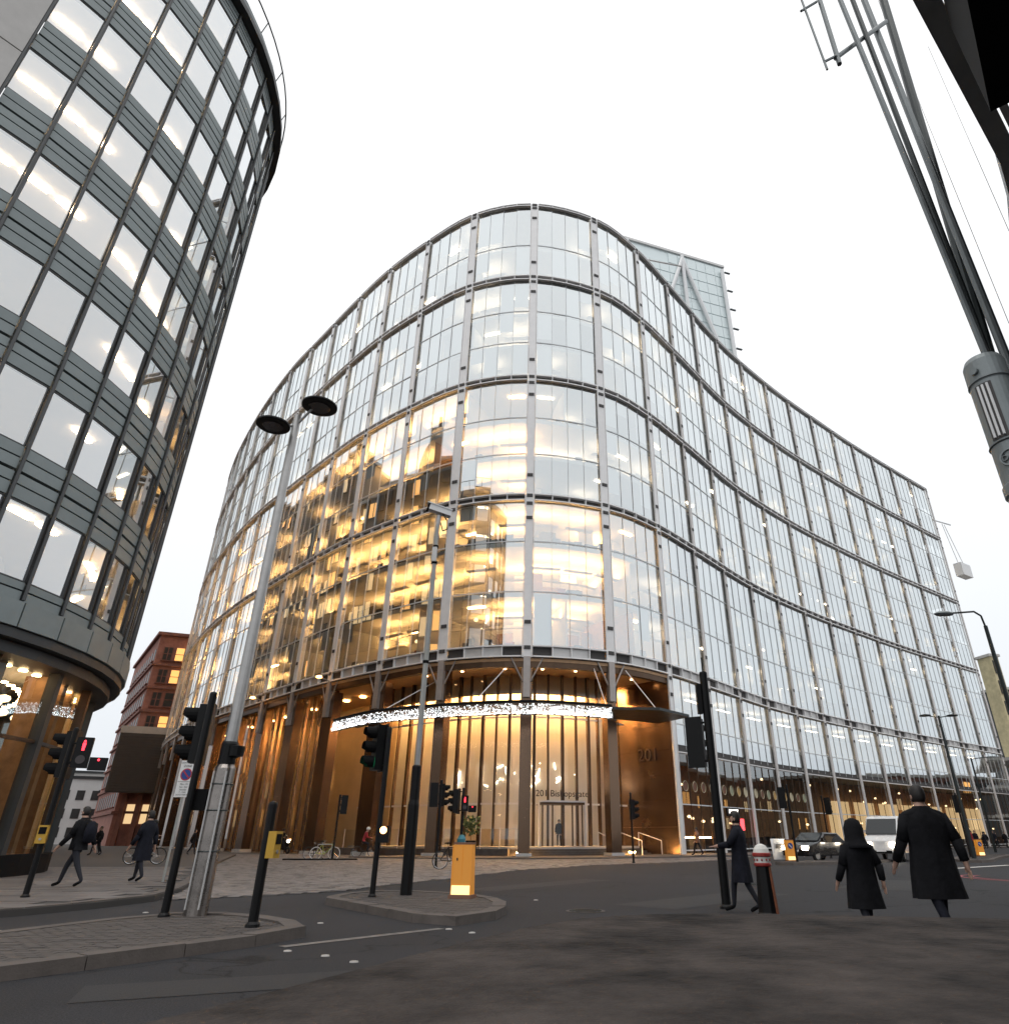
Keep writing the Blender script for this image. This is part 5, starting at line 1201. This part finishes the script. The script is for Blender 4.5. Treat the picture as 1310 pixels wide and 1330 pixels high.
def person(label, loc, rz, h=1.75, stride=.28, coat='coat', legs='trousers', long_coat=False, bag=None, lean=0.0, sit=False, helmet=None, arms_fwd=0.0, group=None, bare_legs=False, hood=False, wide=1.0):
    t_ = thing('person', label, 'person', loc, rz, group); k = h/1.75; s_ = stride
    def v(x, y, z): return (x*k*wide, (y+lean*max(0, z-.9))*k, z*k)       # the figure faces +y
    J = {'pel':(v(0,0,.95),(.15*k,.11*k)),'wai':(v(0,0,1.10),(.145*k,.10*k)),'che':(v(0,.01,1.30),(.175*k,.115*k)),'sho':(v(0,0,1.43),(.13*k,.09*k)),'nec':(v(0,.01,1.52),.055*k),'hea':(v(0,.03,1.63),(.075*k,.09*k)),'top':(v(0,.02,1.70),(.06*k,.075*k)),'nos':(v(0,.115,1.615),.016*k)}
    E_ = [('pel','wai'),('wai','che'),('che','sho'),('sho','nec'),('nec','hea'),('hea','top'),('hea','nos')]
    for sd, sg in (('L',-1),('R',1)):
        st = s_*sg
        if sit:
            J['hip'+sd] = (v(.10*sg,.03,.90),.095*k); J['kne'+sd] = (v(.14*sg,.42,.78),.07*k); J['ank'+sd] = (v(.15*sg,.36,.36),.048*k); J['toe'+sd] = (v(.15*sg,.52,.31),.036*k)
        else:
            J['hip'+sd] = (v(.10*sg,0,.88),.095*k); J['kne'+sd] = (v(.10*sg,st*.55+.04,.50),.065*k); J['ank'+sd] = (v(.10*sg,st-.03,.10+.05*(st < 0)),.042*k); J['toe'+sd] = (v(.11*sg,st+.15,.045),.036*k)
        sw_ = -st*.7
        J['shl'+sd] = (v(.19*sg,0,1.41),.068*k)
        if arms_fwd: J['elb'+sd] = (v(.26*sg,.18*arms_fwd,1.17),.05*k); J['wri'+sd] = (v(.20*sg,.42*arms_fwd,1.10+.05*arms_fwd),.034*k)
        else: J['elb'+sd] = (v(.245*sg,sw_*.35-.02,1.14),.052*k); J['wri'+sd] = (v(.255*sg,sw_+.05,.90),.035*k)
        w = Vector(J['wri'+sd][0]); e = Vector(J['elb'+sd][0]); dd = (w-e).normalized(); pm_ = w+dd*.07*k
        J['pal'+sd] = (tuple(pm_),(.034*k,.02*k))
        E_ += [('pel','hip'+sd),('hip'+sd,'kne'+sd),('kne'+sd,'ank'+sd),('ank'+sd,'toe'+sd),('sho','shl'+sd),('shl'+sd,'elb'+sd),('elb'+sd,'wri'+sd),('wri'+sd,'pal'+sd)]
        for q in range(4):
            o_ = Vector((0, (-.024+.016*q)*k, 0)); L_ = (.075,.085,.08,.062)[q]*k
            a_, b_ = pm_+o_+dd*.035*k, pm_+o_+dd*(.035*k+L_)+Vector((-.012*sg*k,.004,0)); J['f%d%s' % (q,sd)] = (tuple(a_),.0095*k); J['g%d%s' % (q,sd)] = (tuple(b_),.0075*k); E_ += [('pal'+sd,'f%d%s' % (q,sd)),('f%d%s' % (q,sd),'g%d%s' % (q,sd))]
        th = pm_+Vector((-.012*sg,.042,0))*k; J['thu'+sd] = (tuple(th),.010*k); J['thv'+sd] = (tuple(th+dd*.045*k),.008*k); E_ += [('pal'+sd,'thu'+sd),('thu'+sd,'thv'+sd)]
    zn = J['nec'][0][2]; zw = [Vector(J['wri'+q][0]) for q in 'LR']; zh = .93*k
    def pick(c):
        if c.z > zn-.015*k: return 0
        if any((c-w).length < .24*k and c.z < w.z+.01+(.2 if arms_fwd else 0) and (c-w).length > .0 and (arms_fwd == 0 or c.y > w.y) for w in zw) : return 0
        if c.z < (.12*k if not sit else .40*k): return 3
        if c.z < zh and abs(c.x) < .215*k: return 0 if (bare_legs and c.z < .5*k) else 2
        return 1
    b = skin_body('body', J, E_, 'pel', [M['skin'], M[coat], M[legs], M['blackm']], pick, t_)
    hc = Vector(J['hea'][0])
    hm = MB().lathe([(.02,.125),(.06,.11),(.092,.06),(.10,.0),(.092,-.05),(.075,-.085)], (hc.x,hc.y-.015*k,hc.z+.02*k), 18, .86*k*1.02, 1.05*k)
    if helmet: MB().lathe([(.02,.15),(.08,.13),(.12,.06),(.125,0),(.12,-.03)], (hc.x,hc.y,hc.z+.03*k), 18, .9, 1.1).build('helmet', M[helmet], t_, smooth=True)
    elif hood: MB().lathe([(.02,.15),(.09,.12),(.125,.03),(.125,-.08),(.15,-.16),(.19,-.2)], (hc.x,hc.y-.03*k,hc.z+.02*k), 18, .95, 1.0).build('hood', M[coat], t_, smooth=True)
    else:
        # hair cap, open to the face: drop the front lower quads
        fs = []; vs = hm.v
        for f in hm.f:
            c = sum((Vector(vs[i]) for i in f), Vector())/len(f)
            if not (c.y > hc.y+.03*k and c.z < hc.z+.055*k): fs.append(f)
        hm.f = fs; hm.m = [0]*len(fs); hm.build('hair', M['hair'], t_, smooth=True)
    for sg in (-1, 1): MB().lathe([(.003,-.009),(.009,0),(.003,.009)], (hc.x+sg*.032*k,hc.y+.088*k,hc.z+.012*k), 8).build('eye', M['text_dark'], t_); MB().lathe([(.004,-.03),(.014,-.01),(.016,.015),(.004,.03)], (hc.x+sg*.082*k,hc.y-.005*k,hc.z-.005*k), 8, .7, 1.2).build('ear', M['skin'], t_)
    MB().box(hc.x,hc.y+.098*k,hc.z-.052*k,.045*k,.006,.009).build('mouth', mat('lips', (.28,.1,.09), .6) if 'lips' not in bpy.data.materials else bpy.data.materials['lips'], t_)
    if not sit:
        zb = .52 if long_coat else .80; pr = []
        vs = []; n = 44; lv = ((zb,.255 if long_coat else .225,.20),(.80,.225,.175),(.98,.205,.155),(1.10,.195,.148),(1.28,.225,.155),(1.40,.215,.135),(1.47,.12,.10),(1.52,.075,.075))
        m = MB()
        for z, rx, ry in lv:
            for i in range(n):
                a = 6.2832*i/n; fo = max(0, 1.25-z); wv = 1+.03*math.sin(3*a+z*7)+(.02+.05*fo)*math.sin(7*a+z*3)+.03*fo*math.sin(11*a+1.3); yy = ry*math.sin(a)*wv+.0; m.v.append(v(rx*math.cos(a)*wv, yy, z))
        for j in range(len(lv)-1):
            for i in range(n): m.f.append((j*n+i, j*n+(i+1)%n, (j+1)*n+(i+1)%n, (j+1)*n+i)); m.m.append(0)
        m.build('coat', M[coat], t_, smooth=True)
        for sg in (-1, 1):
            a_, b_, c_ = [Vector(J[q+('R' if sg > 0 else 'L')][0]) for q in ('shl','elb','wri')]
            MB().tube(a_+Vector((-.02*sg,0,.0)),b_,.082*k,.068*k,12).tube(b_,b_+(c_-b_)*.92,.068*k,.052*k,12).build('sleeve', M[coat], t_, smooth=True)
    if bag:
        w = Vector(J['wriR'][0]) if bag == 'hand' else None
        if bag == 'hand': MB().box(w.x+.02, w.y, w.z-.52, .12, .34, .34).build('handbag', M['tan'], t_)
        else: MB().lathe([(.03,-.26),(.15,-.22),(.17,.0),(.14,.18),(.03,.24)], v(0,-.22,1.2), 14, 1.0, .7).build('backpack', M['coat2'], t_, smooth=True)
    return t_
G_ = 'pedestrians crossing near the parapet'
person('man in a long dark coat walking away just beyond the stone parapet', (4.75,9.3,0), R(8), 1.80, .26, 'coat', 'coat2', True, group=G_, wide=1.3)
person('short hooded person in black coat beside the man in the long coat', (3.95,9.6,0), R(14), 1.36, .2, 'coat', 'trousers', True, hood=True, group=G_, wide=1.25)
person('woman in black with hands raised walking beside the tall signal pole', (3.42,13.55,0), R(70), 1.62, .25, 'coat2', 'trousers', True, arms_fwd=.9, group=G_)
G_ = 'pedestrians on the left pavement'
person('person in dark coat striding past the grey shop window', (-11.6,18.1,.12), R(85), 1.76, .36, 'coat', 'trousers', False, 'back', .06, group=G_)
person('person in navy coat standing by the controlled zone sign', (-11.15,20.2,.12), R(75), 1.74, .22, 'coat2', 'trousers', True, group=G_)
person('pedestrian with a dark coat far along the setts near the arcade', (-26.3,54,.03), R(-80), 1.72, .3, 'coat', 'trousers', group=G_)
person('pedestrian in black walking down the side street past the shop', (-30.5,49.5,.12), R(150), 1.75, .3, 'coat', 'trousers', group=G_)
person('pedestrian with bag following another down the side street', (-31.8,51.5,.12), R(160), 1.7, .25, 'coat2', 'trousers', False, 'back', group=G_)
person('person in a dark suit inside the revolving door', (dc.x-.1,dc.y+.2,.64), R(170), 1.72, .1, 'coat', 'trousers')
person('blurred passer-by in brown by the lobby side steps', (9.9,50.3,.11), R(100), 1.7, .3, 'tan', 'trousers')
for i, (x, y) in enumerate(((44,77),(45.2,78.5),(46.4,79),(47.5,80.6),(49,81.5),(50.2,83.2),(42.3,74.2),(53,86))):
    person(['man in black coat','person with rucksack','woman in navy coat','person in dark jacket','man in navy jacket','woman in black coat','person in red jacket','person in long coat'][i]+' in the far group outside the last lit shop', (x,y,.11), rnd.uniform(0,6.28), rnd.uniform(1.6,1.82), .2, ['coat','coat2','coat2','coat','coat2','coat','redcoat','coat'][i], 'trousers', i in (2,5,7), 'back' if i == 1 else None, group='people outside the far shops')
# riders
def ride(label, loc, rz, coat, helmet, fm, lbl2):
    bicycle(lbl2, loc, rz, fm, group='bicycles being ridden'); p = person(label, (loc[0]-.2*math.cos(rz),loc[1]-.2*math.sin(rz),loc[2]+.02), rz-R(90), 1.74, 0, coat, 'trousers', sit=True, helmet=helmet, lean=.35, arms_fwd=1.0); return p
ride('cyclist in red jacket and pale helmet riding past the arcade', (-12.4,49.0,.03), R(10), 'redcoat', 'white', 'black', 'dark bicycle under the cyclist in red')
ride('cyclist in dark clothes riding over the pavement setts', (-18.2,33.2,.12), R(25), 'coat', 'black', 'black', 'black bicycle under the dark-clothed cyclist')
t_ = thing('scooter', 'dark motor scooter with bright headlamp coming along the side street', 'scooter', (-21.6,59.4,.03), R(-35))
for x in (-.62, .62):
    w = MB().torus((x,0,.26), (0,1,0), .20, .065, 22, 8).build('wheel', M['rubber'], t_); MB().tube((x,-.05,.26),(x,.05,.26),.12,n=12).build('hub', M['chrome'], w)
MB().hexa([(-.85,-.16,.42),(.15,-.17,.30),(.15,.17,.30),(-.85,.16,.42)], [(-.8,-.14,.80),(-.05,-.15,.74),(-.05,.15,.74),(-.8,.14,.80)]).build('body', M['carblack'], t_)
MB().hexa([(.1,-.16,.25),(.42,-.16,.25),(.42,.16,.25),(.1,.16,.25)], [(.34,-.2,1.0),(.48,-.2,1.0),(.48,.2,1.0),(.34,.2,1.0)]).build('front_shield', M['carblack'], t_)
MB().hexa([(-.75,-.14,.80),(.0,-.12,.76),(.0,.12,.76),(-.75,.14,.80)], [(-.7,-.11,.88),(-.05,-.1,.84),(-.05,.1,.84),(-.7,.11,.88)]).build('seat', M['blackm'], t_)
MB().path([(.36,-.34,1.06),(.34,0,1.02),(.36,.34,1.06)], .02, 6).build('handlebar', M['blackm'], t_); MB().tube((.5,0,.92),(.53,0,.91),.12,n=16).build('headlamp', M['head_on'], t_); MB().tube((.46,.2,1.02),(.49,.2,1.02),.05,n=10).build('indicator', M['orange_on'], t_)
MB().quad((.42,-.2,1.0),(.42,.2,1.0),(.3,.2,1.4),(.3,-.2,1.4)).build('windscreen', M['glass_shop'], t_)
person('helmeted rider in black sitting on the scooter', (-21.85,59.55,.05), R(-125), 1.76, 0, 'coat', 'trousers', sit=True, helmet='black', arms_fwd=1.0)
def car(label, loc, rz, paint, van=False, tail=False):
    t_ = thing('van' if van else 'car', label, 'van' if van else 'car', loc, rz)
    if van: prof = [(-2.5,.35),(-2.5,1.0),(-2.45,2.15),(-2.2,2.3),(.9,2.3),(1.2,2.2),(1.95,1.32),(2.45,1.05),(2.5,.4)]
    else: prof = [(-2.1,.3),(-2.15,.72),(-2.0,.95),(-1.35,1.0),(-.85,1.42),(.35,1.45),(1.0,1.02),(1.9,.86),(2.12,.65),(2.1,.3)]
    w = .95 if van else .86; m = MB(); n = len(prof); ins = .10
    for sg in (-1, 1):
        for x, z in prof: m.v.append((x, sg*(w-(ins if z > 1.02 else 0)), z))
    m.f += [tuple(range(n-1,-1,-1)), tuple(range(n,2*n))]+[(i,(i+1)%n,n+(i+1)%n,n+i) for i in range(n)]; m.m = [0]*len(m.f)
    bo = m.build('body', M[paint], t_)
    bv = bo.modifiers.new('b', 'BEVEL'); bv.width = .06; bv.segments = 2
    if van: MB().hexa([(1.24,-.78,2.12),(1.24,.78,2.12),(1.93,.8,1.36),(1.93,-.8,1.36)], [(1.28,-.78,2.16),(1.28,.78,2.16),(1.98,.8,1.39),(1.98,-.8,1.39)]).build('windscreen', M['carglass'], t_)
    else:
        MB().hexa([(.4,-.68,1.42),(.4,.68,1.42),(1.0,.74,1.03),(1.0,-.74,1.03)], [(.45,-.68,1.45),(.45,.68,1.45),(1.05,.74,1.06),(1.05,-.74,1.06)]).build('windscreen', M['carglass'], t_)
        MB().hexa([(-.88,-.66,1.40),(-.88,.66,1.40),(-1.33,.72,1.02),(-1.33,-.72,1.02)], [(-.93,-.66,1.43),(-.93,.66,1.43),(-1.38,.72,1.05),(-1.38,-.72,1.05)]).build('rear_window', M['carglass'], t_)
    for sg in (-1, 1):
        y = sg*(w-ins+.01)
        for (x0, x1) in (((.45,1.35),) if van else ((-.8,-.15),(-.08,.5))): 
            zt_, zb_ = (2.05,1.38) if van else (1.38,1.04); MB().hexa([(x0,y-.01,zb_),(x1+.25,y-.01,zb_),(x1+.25,y+.01,zb_),(x0,y+.01,zb_)], [(x0,y-.01,zt_),(x1-.1,y-.01,zt_),(x1-.1,y+.01,zt_),(x0,y+.01,zt_)]).build('side_window', M['carglass'], t_)
        for x in ((-1.55,1.6) if van else (-1.3,1.35)): 
            wh = MB().torus((x,sg*(w-.08),.33), (0,1,0), .24, .09, 22, 8).build('wheel', M['rubber'], t_); MB().tube((x,sg*(w-.16),.33),(x,sg*(w+.0),.33),.19,n=14).build('hub_cap', M['galv'], wh)
        fx = 2.5 if van else 2.12; MB().box(fx-.03,sg*.66,.74 if van else .6,.1,.36,.2).build('headlight', M['head_on' if not tail else 'white'], t_); MB().box(-fx+.04,sg*.7,.75,.08,.24,.2).build('tail_light', M['tail_on'], t_)
        MB().box(.85 if not van else 1.3,sg*(w+.08),1.05 if not van else 1.45,.12,.16,.14).build('mirror', M[paint], t_)
    MB().box(fx+.0,0,.42,.06,1.1,.14).build('grille', M['blackm'], t_); MB().box(fx+.03,0,.5,.02,.5,.1).build('number_plate', M['white'], t_)
    return t_
car('white van with headlamps on driving up to the junction behind the man', (19.6,42.6,0), R(232), 'carwhite', True)
car('dark car with glowing headlamps half hidden behind the hooded person', (14.9,41.4,0), R(215), 'carblack')
car('red car with tail lamps at the far end of the right-hand street', (60,84,0), R(48), 'carred', tail=True)
